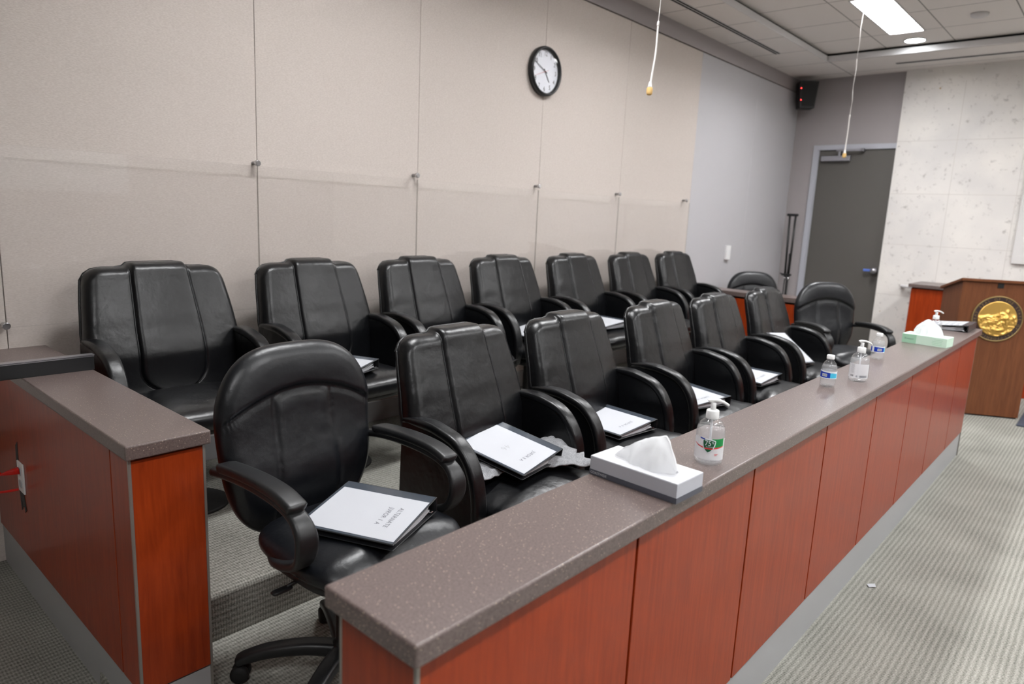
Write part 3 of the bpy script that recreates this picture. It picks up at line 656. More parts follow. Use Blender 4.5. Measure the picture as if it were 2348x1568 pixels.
# ------------------------------------------------------------------ task chair with open loop arms
def make_task():
    r_ = empty('task_chair')
    mb = MB(); H0, HH = 0.735, 0.300
    def fn(u, v):
        th = 2 * PI * u; ph = -PI / 2 + PI * v
        def pw(x, e): return math.copysign(abs(x) ** e, x)
        cz = pw(math.cos(ph), 2 / 3.4); X = 0.274 * pw(math.cos(th), 2 / 3.1) * cz; Z = HH * pw(math.sin(th), 2 / 3.1) * cz
        yo = -pw(math.sin(ph), 2 / 2.3)          # +1 rear, -1 front mapped below
        z = H0 + Z; X *= 1.0 - 0.16 * sstep(0.15, -0.30, Z) * 0.6 - 0.05 * sstep(0.1, 0.3, Z)
        t = (z - 0.47) / 0.59; th_ = 0.052
        yc = 0.235 + 0.05 * t
        y = yc + yo * th_
        if yo < 0:
            fr_ = min(1, -yo * 1.6)
            zs = 0.900 - 1.25 * X * X; d = z - zs
            y -= fr_ * (0.011 * sstep(-0.002, 0.02, d)); y += fr_ * 0.006 * math.exp(-(d / 0.005) ** 2); y += fr_ * 0.003 * math.exp(-((d + 0.012) / 0.004) ** 2)
            if d < -0.004:
                e = abs(X) - (0.115 - 0.02 * t); y += fr_ * 0.0045 * math.exp(-(e / 0.0045) ** 2) * sstep(-0.004, -0.02, d) - fr_ * 0.006 * (1 - sstep(-0.03, 0.0, e)) * sstep(0.0, -0.05, d)
            y -= fr_ * 0.022 * math.exp(-((z - 0.63) / 0.10) ** 2)
            y += fr_ * 0.02 * (1 - (X / 0.25) ** 2) * math.exp(-((z - 0.86) / 0.1) ** 2) * 0.5
        y -= 0.10 * X * X
        return (X, y, z)
    mb.grid(200, 110, fn, closeu=True); mb.build('backrest', 'leather_task', r_)
    p = MB(); p.superell((0, 0.27, 0.74), 0.20, 0.03, 0.24, n=3, m=3, nu=40, nv=16); 
    p.v = [(x, y + 0.05 * (z - 0.47) / 0.59, z) for x, y, z in p.v]; p.build('back_shell', 'black_plastic', r_)
    st = MB()
    def top(x, y): return 0.016 * (1 - x * x) * (1 - y * y) + 0.010 * math.exp(-((y + 0.75) / 0.25) ** 2)
    st.superell((0, -0.085, 0.508), 0.258, 0.248, 0.052, n=3.6, m=2.5, nu=96, nv=36, top=top)
    for i, q in enumerate(st.v):
        st.v[i] = (q[0], q[1], q[2] - 0.035 * sstep(-0.22, -0.34, q[1]))
    st.build('seat', 'leather_task', r_)
    p = MB(); p.superell((0, -0.075, 0.466), 0.235, 0.225, 0.025, n=3.6, m=4, nu=48, nv=10); p.build('seat_pan', 'black_plastic', r_)
    p = MB(); p.box(-0.09, 0.09, -0.13, 0.10, 0.425, 0.47); p.box(-0.03, 0.03, 0.06, 0.30, 0.435, 0.465); p.box(-0.03, 0.03, 0.285, 0.315, 0.44, 0.66); p.build('mechanism', 'black_plastic', r_, bevel=0.008)
    p = MB(); p.tube([(-0.09, -0.06, 0.45), (-0.16, -0.07, 0.447), (-0.25, -0.08, 0.44)], 0.006, 8); p.superell((-0.265, -0.082, 0.438), 0.03, 0.012, 0.006, nu=16, nv=8); p.build('lever', 'black_plastic', r_)
    for s_ in (-1, 1):
        pts = catmull([(s_ * 0.275, 0.235, 0.690), (s_ * 0.276, 0.14, 0.703), (s_ * 0.274, 0.02, 0.708), (s_ * 0.272, -0.10, 0.700), (s_ * 0.270, -0.172, 0.678), (s_ * 0.268, -0.205, 0.640), (s_ * 0.266, -0.203, 0.590), (s_ * 0.262, -0.172, 0.548), (s_ * 0.255, -0.11, 0.518), (s_ * 0.245, -0.04, 0.500), (s_ * 0.22, 0.02, 0.492)], 6)
        a = MB(); a.sweep(pts, rrect(0.026, 0.013, 0.010, 3), up=(s_ * 0.0, -0.6, 0.8), scale=lambda t: (1.0 + 0.35 * math.exp(-((t - 0.55) / 0.15) ** 2), 1.0))
        # keep the strap width along x all the way round the loop
        a.v = []; a.f = []; a.m = []; a.sm = []
        sec = rrect(0.026, 0.012, 0.010, 3); V = []; n = len(sec); m_ = len(pts)
        for i, q in enumerate(pts):
            t = (pts[min(i + 1, m_ - 1)] - pts[max(i - 1, 0)]).normalized(); X = Vector((1, 0, 0)); X = (X - t * X.dot(t)).normalized(); nn = t.cross(X)
            k = 1.0 + 0.25 * math.exp(-((i / m_ - 0.55) / 0.12) ** 2)
            for aa, bb in sec: V.append(tuple(q + X * aa * k + nn * bb))
        F = [(i * n + j, i * n + (j + 1) % n, (i + 1) * n + (j + 1) % n, (i + 1) * n + j) for i in range(m_ - 1) for j in range(n)]
        F += [tuple(range(n))[::-1], tuple((m_ - 1) * n + j for j in range(n))]
        a.add(V, F); arm = a.build('arm', 'black_plastic', r_)
        pd = MB(); pp = catmull([(s_ * 0.276, 0.215, 0.712), (s_ * 0.275, 0.12, 0.722), (s_ * 0.273, 0.01, 0.727), (s_ * 0.271, -0.09, 0.722), (s_ * 0.270, -0.15, 0.708), (s_ * 0.269, -0.175, 0.697)], 8)
        pd.sweep(pp, rrect(0.031, 0.014, 0.012, 4), up=(0, 0, 1), scale=lambda t: math.sqrt(max(0.02, min(1, 9 * t + 0.12, 9 * (1 - t) + 0.12))))
        pd.build('arm_pad', 'black_plastic', arm)
    p = MB(); p.lathe([(0.036, 0.055), (0.042, 0.08), (0.040, 0.12), (0.030, 0.135), (0.030, 0.26), (0.024, 0.265), (0.024, 0.43)], 28); p.build('column', 'black_plastic', r_)
    for k in range(5):
        a = math.radians(66 + 72 * k); d = Vector((math.cos(a), math.sin(a), 0)); pr = Vector((-d[1], d[0], 0))
        pts = catmull([tuple(d * 0.02 + Vector((0, 0, 0.098))), tuple(d * 0.12 + Vector((0, 0, 0.108))), tuple(d * 0.23 + Vector((0, 0, 0.098))), tuple(d * 0.30 + Vector((0, 0, 0.078))), tuple(d * 0.325 + Vector((0, 0, 0.066)))], 6)
        l = MB(); l.sweep(pts, rrect(0.027, 0.020, 0.014, 4), scale=lambda t: (1.1 - 0.25 * t, 1.15 - 0.45 * t)); lg = l.build('leg', 'black_plastic', r_)
        c = MB(); ctr = d * 0.318 + Vector((0, 0, 0.028))
        for s_ in (-1, 1):
            V = []; prof = [(0.010, 0.005), (0.026, 0.005), (0.028, 0.010), (0.028, 0.020), (0.024, 0.026), (0.008, 0.027)]
            n = 24
            for rr, off in prof:
                for q in range(n):
                    an = 2 * PI * q / n; V.append(tuple(ctr + d * rr * math.cos(an) + Vector((0, 0, rr * math.sin(an))) + pr * off * s_))
            F = [(j * n + q, j * n + (q + 1) % n, (j + 1) * n + (q + 1) % n, (j + 1) * n + q) for j in range(len(prof) - 1) for q in range(n)] + [tuple(range(n)), tuple((len(prof) - 1) * n + q for q in range(n))]
            c.add(V, F)
        c.tube([tuple(ctr - d * 0.0 + Vector((0, 0, 0.0))), tuple(ctr + Vector((0, 0, 0.05)))], 0.007, 8)
        c.build('caster', 'black_matte', lg)
    return r_

jc = make_juror()
FX = [1.26, 1.985, 2.795, 3.525, 4.335]
BX = [0.585, 1.345, 2.075, 2.80, 3.575, 4.365, 5.105]
FY, BY = 1.22 - 0.25, 2.40 - 0.25
front_labels = ['black leather juror chair holding a binder on a grey knit garment, front row', 'second fixed black leather chair of the front row, behind the grey tissue box',
                'black leather juror chair in the front row, behind the nearest pump bottle', 'black leather juror chair in the front row, fourth fixed one from the left',
                'last fixed black leather chair of the front row, holding a steeply propped binder']
back_labels = ['large empty black leather chair by the wall beside the left side rail', 'black leather juror chair by the wall, second from left, binder on its seat',
               'black leather juror chair by the wall, third from left, seat hidden by the front row', 'black leather chair by the wall, fourth from left, white page showing on its seat',
               'black leather juror chair by the wall, fifth from left under the row of wall bolts', 'black leather juror chair by the wall, second from the far end of the back row',
               'last black leather chair at the far end of the back row by the wall']
rot_f = [2.5, 2, 2.5, 1.5, 2]; rot_b = [0, 1.5, 2, 1.5, 1, 2, 1.5]
first = True
for xs_, y, z, labs, rots, grp in ((FX, FY, ZF, front_labels, rot_f, 'front row juror chairs'), (BX, BY, ZB, back_labels, rot_b, 'back row juror chairs')):
    for x, lb, ro in zip(xs_, labs, rots):
        if first: o = jc; o.location = (x, y, z); o.rotation_euler = (0, 0, math.radians(ro)); first = False
        else: o = dup(jc, (x, y, z), math.radians(ro))
        tag(o, lb, 'chair', grp)
tc_ = make_task(); tc_.location = (0.53, 0.945, ZF); tc_.rotation_euler = (0, 0, math.radians(1.0))
tag(tc_, 'black leather task chair with loop arms in the foreground, binder on its seat', 'chair', 'task chairs with loop arms')
o = dup(tc_, (5.06, 0.88, ZF), math.radians(-36)); tag(o, 'black leather task chair with loop arms standing before the grey door', 'chair', 'task chairs with loop arms')
o = dup(tc_, (6.40, 2.10, 0.0), math.radians(-48)); tag(o, 'black task chair beyond the far end rail with only its rounded top showing', 'chair', 'task chairs with loop arms')

# ------------------------------------------------------------------ ring binders (A end = -X, spine along +Y side)
BL, BD, BH = 0.305, 0.275, 0.047
def make_binder(lines=None, height=0.0135, faint=None, scribble=False, thick=0.016):
    r_ = empty('ring_binder'); r_.rotation_mode = 'YXZ'
    hx, hy = BL / 2, BD / 2
    p = MB(); p.box(-hx, hx, -hy, hy, 0.0, 0.003); p.build('bottom_cover', 'binder_black', r_, bevel=0.0012, seg=1)
    p = MB(); p.box(-hx, hx, hy - 0.003, hy, 0.0, BH); p.build('spine', 'binder_black', r_, bevel=0.0012, seg=1)
    tilt = math.atan2(BH - 0.018, BD)
    def top(x, y, dz=0.0):            # a point of the top cover, y from spine edge (hy) to opening (-hy)
        d = hy - y
        return (x, hy - d * math.cos(tilt), BH - d * math.sin(tilt) + dz)
    def plate(mb, x0, x1, y0, y1, z0, z1, mi=0):
        P = [top(x, y, z) for x in (x0, x1) for y in (y0, y1) for z in (z0, z1)]
        mb.add(P, [(0, 1, 3, 2), (4, 6, 7, 5), (0, 4, 5, 1), (2, 3, 7, 6), (0, 2, 6, 4), (1, 5, 7, 3)], mi, False)
    p = MB(); plate(p, -hx, hx, -hy, hy, -0.003, 0.0); tc2 = p.build('top_cover', ['binder_black'], r_, bevel=0.0012, seg=1)
    p = MB(); plate(p, -hx + 0.003, hx - 0.003, -hy + 0.003, hy - 0.004, 0.0002, 0.0005); p.build('clear_pocket', 'binder_cover', tc2)
    p = MB(); plate(p, -0.141, 0.141 + 0.006, -hy + 0.012, -hy + 0.012 + 0.222, 0.0006, 0.0010); cs = p.build('cover_sheet', 'paper', r_)
    if lines:
        t = MB(); yc = -hy + 0.012 + 0.111
        for k, ln in enumerate(lines):
            xa = 0.088 - 0.030 * k
            o = Vector(top(xa, yc, 0.0013)); e = Vector(top(xa, yc - 0.1, 0.0013)) - o
            add_text(t, ln, height, frame4(o, e, (1, 0, 0)), 0, 1.12, 0.92)
        if faint:
            o = Vector(top(-0.005, yc - 0.01, 0.0013)); e = Vector(top(-0.005, yc - 0.1, 0.0013)) - o
            t2 = MB(); add_text(t2, faint, 0.026, frame4(o, e, (1, 0, 0)), 0, 1.2); t2.build('faint_lettering', 'pencil', cs, recalc=False)
        t.build('lettering', 'ink', cs, recalc=False)
    if scribble:
        t = MB(); rr = random.Random(3)
        for k in range(9):
            xa = 0.11 - 0.022 * k
            for q in range(5):
                y0 = hy - 0.06 - 0.034 * q - rr.random() * 0.008; plate(t, xa - 0.002, xa + 0.002, y0 - 0.022 * (0.4 + 0.6 * rr.random()), y0, 0.0012, 0.0014)
        t.build('lettering', 'ink', cs)
    # pages: a stack that sags towards the opening and curls up at the rings
    p = MB(); n = 14
    for k in range(3):
        z0 = 0.0035 + thick / 3 * k; sh = 0.006 * k
        def zz(t): return z0 + (0.012 + 0.012 * k) * math.exp(-(t / 0.18) ** 2) * (BH / 0.05) * 0.55 - 0.002 * t * k
        ys = [hy - 0.028 - 0.214 * q / n - sh * 0.4 for q in range(n + 1)]
        poly = [(y, zz(q / n)) for q, y in enumerate(ys)] + [(y, zz(q / n) + thick / 3 * 0.93) for q, y in list(enumerate(ys))[::-1]]
        p.prism(poly, 'X', -0.139 + 0.0015 * k, 0.141 - 0.002 * k)
    pg = p.build('pages', 'paper_grey', r_)
    for x in (-0.108, 0.0, 0.108):
        rg = MB(); rg.tube([(x, hy - 0.026 + 0.016 * math.cos(2 * PI * q / 20), 0.021 + 0.0165 * math.sin(2 * PI * q / 20)) for q in range(20)], 0.0016, 8, up=(1, 0, 0), closed=True); rg.build('ring', 'chrome', r_)
    rg = MB(); rg.box(-0.13, 0.138, hy - 0.034, hy - 0.016, 0.003, 0.0075); rg.box(0.130, 0.150, hy - 0.032, hy - 0.018, 0.006, 0.010); rg.build('ring_plate', 'chrome', r_, bevel=0.002)
    return r_
def put(b_, x, y, z, yaw, rol=0.0, pit=0.0):
    b_.location = (x, y, z); b_.rotation_euler = (pit, rol, math.radians(yaw))
SA = ZF + 0.527; SB = ZB + 0.527
b_ = make_binder(['ALTERNATE', 'JUROR 1 A'], 0.014); put(b_, 0.523, 0.821, ZF + 0.570, -67)
tag(b_, 'black ring binder with an ALTERNATE JUROR 1 A cover sheet on the foreground task chair', 'binder', 'juror binders')
b_ = make_binder(['JUROR 8 A'], faint='46'); put(b_, 1.25, 0.932, SA + 0.044, -81.5, 0.17)
tag(b_, 'tilted black ring binder with a JUROR 8 A sheet resting on a grey knit garment', 'binder', 'juror binders')
b_ = make_binder(['JUROR 9 A']); put(b_, 1.987, 0.957, SA - 0.002, -95.4)
tag(b_, 'black ring binder with a JUROR 9 A cover sheet, behind the near tissue box', 'binder', 'juror binders')
b_ = make_binder(['JUROR 10 A']); put(b_, 2.715, 0.94, SA - 0.002, -107)
tag(b_, 'black ring binder with a JUROR 10 A cover sheet, behind the nearest pump bottle', 'binder', 'juror binders')
b_ = make_binder(['JUROR 11 A']); put(b_, 3.478, 0.951, SA - 0.002, -94)
tag(b_, 'black ring binder with a JUROR 11 A cover sheet, fourth seat of the front row', 'binder', 'juror binders')
b_ = make_binder(); put(b_, 4.205, 0.985, SA + 0.082, 80, -0.60)
tag(b_, 'white fronted binder propped up steeply on the last fixed front row chair', 'binder', 'juror binders')
b_ = make_binder(['JUROR 2 A']); put(b_, 1.225, 2.025, SB, -69)
tag(b_, 'black ring binder with a JUROR 2 A sheet on a back row chair', 'binder', 'juror binders')
b_ = make_binder(); put(b_, 2.76, 2.14, SB - 0.002, -100)
tag(b_, 'white covered binder seen between chairs on the fourth back row seat', 'binder', 'juror binders')
b_ = make_binder(); put(b_, 3.53, 2.10, SB - 0.002, -95)
tag(b_, 'binder on the fifth back row seat with only a thin white edge showing', 'binder', 'juror binders')
b_ = make_binder(scribble=True, thick=0.02); put(b_, 4.81, 0.155, HR, 180)
tag(b_, 'black binder with printed white cover lying on the far end of the countertop', 'binder')

# ------------------------------------------------------------------ grey knit garment under the second binder
kb = MB()
def knit(u, v):
    s_ = u; t = v * 2 - 1
    x = 1.035 + 0.495 * s_; y = 1.01 - 0.17 * s_ ** 1.2; wd = 0.135 - 0.035 * math.sin(PI * s_) + 0.02 * math.sin(9 * s_)
    ex = 0.018 * noise.noise((t * 3.1, s_ * 2, 4.2)) + (0.02 * noise.noise((t * 7, 9.1, s_)) if s_ in (0.0, 1.0) else 0)
    px_ = x + t * 0.05 + ex; py_ = y + t * wd + 0.012 * noise.noise((s_ * 8, t * 2, 1.7))
    f = noise.noise((s_ * 7, t * 3.0, 0.3)); g = noise.noise((s_ * 16, t * 7, 5.1))
    edge = max(abs(t), abs(2 * s_ - 1))
    z = SA + 0.022 + 0.020 * abs(f) + 0.010 * g
    z += 0.085 * math.exp(-((s_ - 0.05) / 0.13) ** 2) * math.exp(-((t - 0.85) / 0.40) ** 2)
    z += 0.020 * math.exp(-((s_ - 0.95) / 0.07) ** 2) * math.exp(-((t - 0.5) / 0.5) ** 2)
    z -= 0.012 * sstep(0.85, 1.0, edge)
    return (px_, py_, max(z, SA - 0.004 if edge > 0.9 else SA + 0.006))
kb.grid(60, 36, knit)
ko = kb.build('knit_garment', 'knit', recalc=False); so = ko.modifiers.new('thickness', 'SOLIDIFY'); so.thickness = 0.005; so.offset = 1
tag(ko, 'crumpled light grey knit garment under the JUROR 8 A binder', 'garment')

# ------------------------------------------------------------------ tissue boxes
def tissue_box(loc, rz, body, lid, band, L_, W_, H_, slot_len, hfun, label, seed, name_txt=None, green=False):
    r_ = empty('tissue_box', loc, rz)         # long side along Y, text side faces -X
    b2 = MB(); b2.box(-W_ / 2, W_ / 2, -L_ / 2, L_ / 2, 0.0, H_)
    box = b2.build('box', body, r_, bevel=0.0012, seg=2)
    b2 = MB()
    sl, sw = slot_len, 0.045
    b2.box(-W_ / 2 + 0.0008, W_ / 2 - 0.0008, -L_ / 2 + 0.0008, L_ / 2 - 0.0008, H_, H_ + 0.0008); b2.build('lid', lid, r_)
    b2 = MB(); b2.prism(rrect(sw / 2, sl / 2, sw / 2 - 0.001, 8), 'Z', H_ + 0.0008, H_ + 0.0012); b2.build('slot', 'paper_grey', r_)
    if band:
        b2 = MB(); b2.box(-W_ / 2 - 0.0006, W_ / 2 + 0.0006, -L_ / 2 - 0.0006, L_ / 2 + 0.0006, 0.0004, H_ * 0.30); bd_ = b2.build('band', band, r_)
        t = MB(); add_text(t, name_txt, 0.0062, frame4((-W_ / 2 - 0.0010, L_ / 2 - 0.028, H_ * 0.15), (0, -1, 0), (0, 0, 1)), 0, 1.0, 0.95)
        t.build('lettering', 'box_white', bd_, recalc=False)
    if green:
        b2 = MB(); b2.box(-W_ / 2 - 0.0006, -W_ / 2, L_ / 2 - 0.075, L_ / 2 - 0.002, 0.001, H_ - 0.001); bd_ = b2.build('patch', 'box_green2', r_)
        t = MB(); add_text(t, name_txt, 0.010, frame4((-W_ / 2 - 0.0012, L_ / 2 - 0.038, H_ * 0.5), (0, -1, 0), (0, 0, 1)), 0, 1.0)
        t.build('lettering', 'ink_green', bd_, recalc=False)
        t = MB(); rr = random.Random(5)
        for k in range(4):
            t.box(-W_ / 2 - 0.0004, -W_ / 2, -L_ / 2 + 0.02 + 0.004 * rr.random(), -L_ / 2 + 0.055 + 0.02 * rr.random(), 0.010 + 0.009 * k, 0.0125 + 0.009 * k)
        t.build('printing', 'box_green2', r_)
    ts = MB()
    def fn(u, v):
        w = v * 2 - 1; h = hfun(u)
        ridge = max(0.0, 1 - abs(w) ** 1.8)
        wd = (0.010 + 0.030 * h / 0.09) * (0.6 + 0.4 * math.sin(PI * min(1, u * 1.1)))
        f = 0.010 * noise.noise((u * 5 + seed, w * 1.6, seed)) + 0.004 * noise.noise((u * 13, w * 5, seed + 2)); f *= min(1, h / 0.03)
        crease = 0.006 * math.sin(u * 17 + w * 2 + seed) * ridge * h / 0.09
        y = sl * 0.5 - u * sl + 0.012 * noise.noise((u * 3, w, seed + 7)) * h / 0.08
        return (w * wd * (1.0 + 0.5 * (1 - ridge)) * 0.8 + f + crease + 0.018 * (h / 0.09) * ridge * math.sin(seed + u * 3), y, H_ + 0.0010 + h * ridge ** 0.75 + f * 0.5 * ridge)
    ts.grid(48, 26, fn); tt = ts.build('tissue', 'tissue', r_)

    return tag(r_, label, 'tissue box', 'tissue boxes')
h1 = lambda u: interp(u, [(0, 0.004), (0.12, 0.026), (0.3, 0.046), (0.5, 0.062), (0.7, 0.078), (0.82, 0.084), (0.90, 0.072), (0.96, 0.042), (1, 0.006)])
tissue_box((0.798, 0.092, HR), math.radians(-2), 'box_grey', 'box_white', 'box_dark', 0.245, 0.118, 0.047, 0.172, h1, 'grey tissue box with a dark lower band near the front of the countertop', 1.3, 'COASTWIDE')
h2 = lambda u: interp(u, [(0, 0.02), (0.08, 0.045), (0.25, 0.075), (0.45, 0.088), (0.65, 0.078), (0.85, 0.055), (0.95, 0.035), (1, 0.012)])
tissue_box((3.885, 0.098, HR), math.radians(-5), 'box_green', 'box_green', None, 0.229, 0.125, 0.052, 0.15, h2, 'mint green tissue box with a puffed white tissue at the far end of the counter', 4.1, 'Envision', True)

# ------------------------------------------------------------------ bottles
def cyl_patch(mb, R, a0, cols, mi=0, nz=3):
    """cols: (s, z0, z1) along the circumference s (metres) from the angle a0"""
    out = []
    for (s0, p0, q0), (s1, p1, q1) in zip(cols, cols[1:]):
        n = max(1, int(abs(s1 - s0) / 0.003))
        for k in range(n): t = k / n; out.append((s0 + (s1 - s0) * t, p0 + (p1 - p0) * t, q0 + (q1 - q0) * t))
    out.append(cols[-1])
    m_ = len(out)
    def fn(u, v):
        s_, a, b2 = out[int(round(u * (m_ - 1)))]; an = a0 + s_ / R; z = a + (b2 - a) * v
        return (R * math.cos(an), R * math.sin(an), z)
    mb.grid(m_, nz, fn, mi=mi)
def cyl_text(mb, string, height, R, a0, s0, z, mi=0, sx=1.0):
    v, f = text_mesh(string, height)
    mb.add([(R * math.cos(a0 + (s0 + x * sx) / R), R * math.sin(a0 + (s0 + x * sx) / R), z + y) for x, y, _ in v], f, mi, False)
def bottle_body(r_, prof, level, mat='bottle', gel='gel', R=0.038):
    p = MB(); p.lathe(prof, 48); o = p.build('bottle', mat, r_)
    inner = [(max(0.0005, r - 0.0016), z) for r, z in prof if z < level]; inner = [(0.0005, inner[0][1] + 0.003)] + [(r, max(z, inner[0][1] + 0.003)) for r, z in inner] + [(inner[-1][0], level), (0.0005, level)]
    p = MB(); p.lathe(inner, 48); p.build('liquid', gel, r_)
def pump(r_, z0, ang):
    p = MB(); p.lathe([(0.0005, z0), (0.0165, z0), (0.0170, z0 + 0.002), (0.0165, z0 + 0.020), (0.0150, z0 + 0.0225), (0.0085, z0 + 0.023), (0.008, z0 + 0.024)], 36)
    for k in range(36):
        pass
    cap = p.build('collar', 'white_plastic', r_)
    d = Vector((math.cos(ang), math.sin(ang), 0))
    p = MB(); p.lathe([(0.0075, z0 + 0.022), (0.0068, z0 + 0.034), (0.0070, z0 + 0.042)], 24)
    c0 = Vector((0, 0, z0 + 0.045))
    pts = [c0 - d * 0.014 + Vector((0, 0, 0.0005)), c0 - d * 0.009 + Vector((0, 0, 0.0035)), c0 + Vector((0, 0, 0.0045)), c0 + d * 0.014 + Vector((0, 0, 0.003)), c0 + d * 0.026 + Vector((0, 0, -0.001)), c0 + d * 0.036 + Vector((0, 0, -0.0065)), c0 + d * 0.040 + Vector((0, 0, -0.0095))]
    p.sweep(catmull(pts, 4), rrect(0.0080, 0.0042, 0.0038, 4), scale=lambda t: (1.15 - 0.55 * t if t > 0.25 else 0.75 + 1.2 * t, 1.05 - 0.35 * t))
    p.build('pump_head', 'white_plastic', r_)
    p = MB(); p.tube([(0, 0, 0.012), (0, 0, z0)], 0.0032, 10); p.build('dip_tube', 'milky', r_)
PB = [(0.0005, 0.003), (0.030, 0.001), (0.0345, 0.0035), (0.0375, 0.010), (0.0385, 0.020), (0.0375, 0.060), (0.0375, 0.084), (0.0365, 0.094), (0.0335, 0.104), (0.028, 0.113), (0.020, 0.119), (0.0145, 0.122), (0.0145, 0.128)]
def view_ang(x, y): return math.atan2(CAM[1] - y, CAM[0] - x)
PA = math.atan2(-0.72, 0.69)
def pump_bottle(x, y, label, front, z_level=0.098):
    r_ = empty('pump_bottle', (x, y, HR)); bottle_body(r_, PB, z_level); pump(r_, 0.122, PA)
    va = view_ang(x, y)
    if front:
        t = MB(); R = 0.0392
        cyl_patch(t, R - 0.0003, va, [(-0.050, 0.018, 0.076), (0.046, 0.018, 0.076)], 0)
        lb = t.build('label', ['milky'], r_, recalc=False)
        t = MB()
        cyl_patch(t, R, va, [(0.006, 0.053, 0.076), (0.022, 0.053, 0.076), (0.040, 0.0545, 0.077)], 0)
        t.build('green_field', 'label_green', lb, recalc=False)
        t = MB(); cyl_patch(t, R + 0.0001, va, [(-0.044, 0.0575, 0.059), (-0.030, 0.0515, 0.0545), (-0.012, 0.0475, 0.0510), (0.006, 0.0478, 0.0512), (0.022, 0.0500, 0.0535), (0.040, 0.0540, 0.0558)], 0); t.build('red_line', 'label_red', lb, recalc=False)
        sh = [(-0.0185, 0.068, 0.071), (-0.0175, 0.059, 0.0725), (-0.015, 0.049, 0.0735), (-0.010, 0.0415, 0.0745), (-0.003, 0.0365, 0.0745), (0.004, 0.0405, 0.074), (0.010, 0.047, 0.0730), (0.0145, 0.058, 0.0715), (0.0160, 0.066, 0.0695)]
        t = MB(); cyl_patch(t, R + 0.0003, va, sh, 0); t.build('shield_border', 'label_white', lb, recalc=False)
        t = MB(); cyl_patch(t, R + 0.0005, va, [(s_ * 0.9 - 0.0003, a + 0.0022, b2 - 0.0022) for s_, a, b2 in sh], 0); t.build('shield', 'label_green_dark', lb, recalc=False)
        t = MB(); cyl_patch(t, R + 0.0006, va, [(-0.0125, 0.0475, 0.0505), (0.0095, 0.0475, 0.0505)], 1); cyl_text(t, '75', 0.0140, R + 0.0008, va, -0.004, 0.0630, 0, 0.85); cyl_text(t, '%', 0.0060, R + 0.0008, va, 0.0085, 0.0655, 0); cyl_text(t, 'ALCOHOL', 0.0030, R + 0.0008, va, 0.0012, 0.0535, 0)
        t.build('lettering', ['label_white', 'label_red'], lb, recalc=False)
        t = MB(); cyl_patch(t, R + 0.0005, va, [(-0.026, 0.0735, 0.0770), (-0.013, 0.0715, 0.0750)], 0); t.build('blue_mark', 'label_blue', lb, recalc=False)
        t = MB(); cyl_patch(t, R + 0.0005, va, [(0.014, 0.034, 0.0352), (0.024, 0.0345, 0.0357)], 0); cyl_patch(t, R + 0.0005, va, [(0.015, 0.031, 0.0322), (0.021, 0.0313, 0.0325)], 0); t.build('small_print', 'label_red', lb, recalc=False)
    else:
        t = MB(); R = 0.0392; cyl_patch(t, R - 0.0003, va, [(-0.050, 0.018, 0.078), (0.046, 0.018, 0.078)], 0); lb = t.build('label', ['milky'], r_, recalc=False)
        t = MB(); rr = random.Random(9)
        for k in range(9): cyl_patch(t, R, va, [(-0.034, 0.073 - 0.0042 * k, 0.0742 - 0.0042 * k), (-0.016 - 0.004 * rr.random(), 0.0722 - 0.0042 * k, 0.0734 - 0.0042 * k)], 0)
        for k in range(7): cyl_patch(t, R, va, [(-0.033 + 0.0021 * k, 0.024, 0.0305), (-0.033 + 0.0021 * k + 0.0011, 0.024, 0.0305)], 1)
        cyl_patch(t, R, va, [(-0.0095, 0.0215, 0.0300), (-0.0030, 0.0215, 0.0300)], 0); cyl_patch(t, R, va, [(0.005, 0.021, 0.0305), (0.036, 0.022, 0.0312)], 0)
        t.build('printing', ['label_grey', 'ink_dark'], lb, recalc=False)
    return tag(r_, label, 'pump bottle', 'pump bottles')
pump_bottle(1.055, 0.052, 'clear pump bottle with a green shield label beside the grey tissue box', True, 0.100)
pump_bottle(2.485, 0.078, 'clear pump bottle with its plain white back label showing, between two water bottles', False)
pump_bottle(4.13, 0.115, 'pump bottle mostly hidden behind the mint green tissue box', False)
WB = [(0.0005, 0.004), (0.022, 0.001), (0.0265, 0.004), (0.0285, 0.010), (0.0292, 0.030), (0.0285, 0.034), (0.0298, 0.037), (0.0298, 0.066), (0.0288, 0.069), (0.0296, 0.074), (0.0280, 0.084), (0.0235, 0.095), (0.0170, 0.104), (0.0128, 0.109), (0.0120, 0.116)]
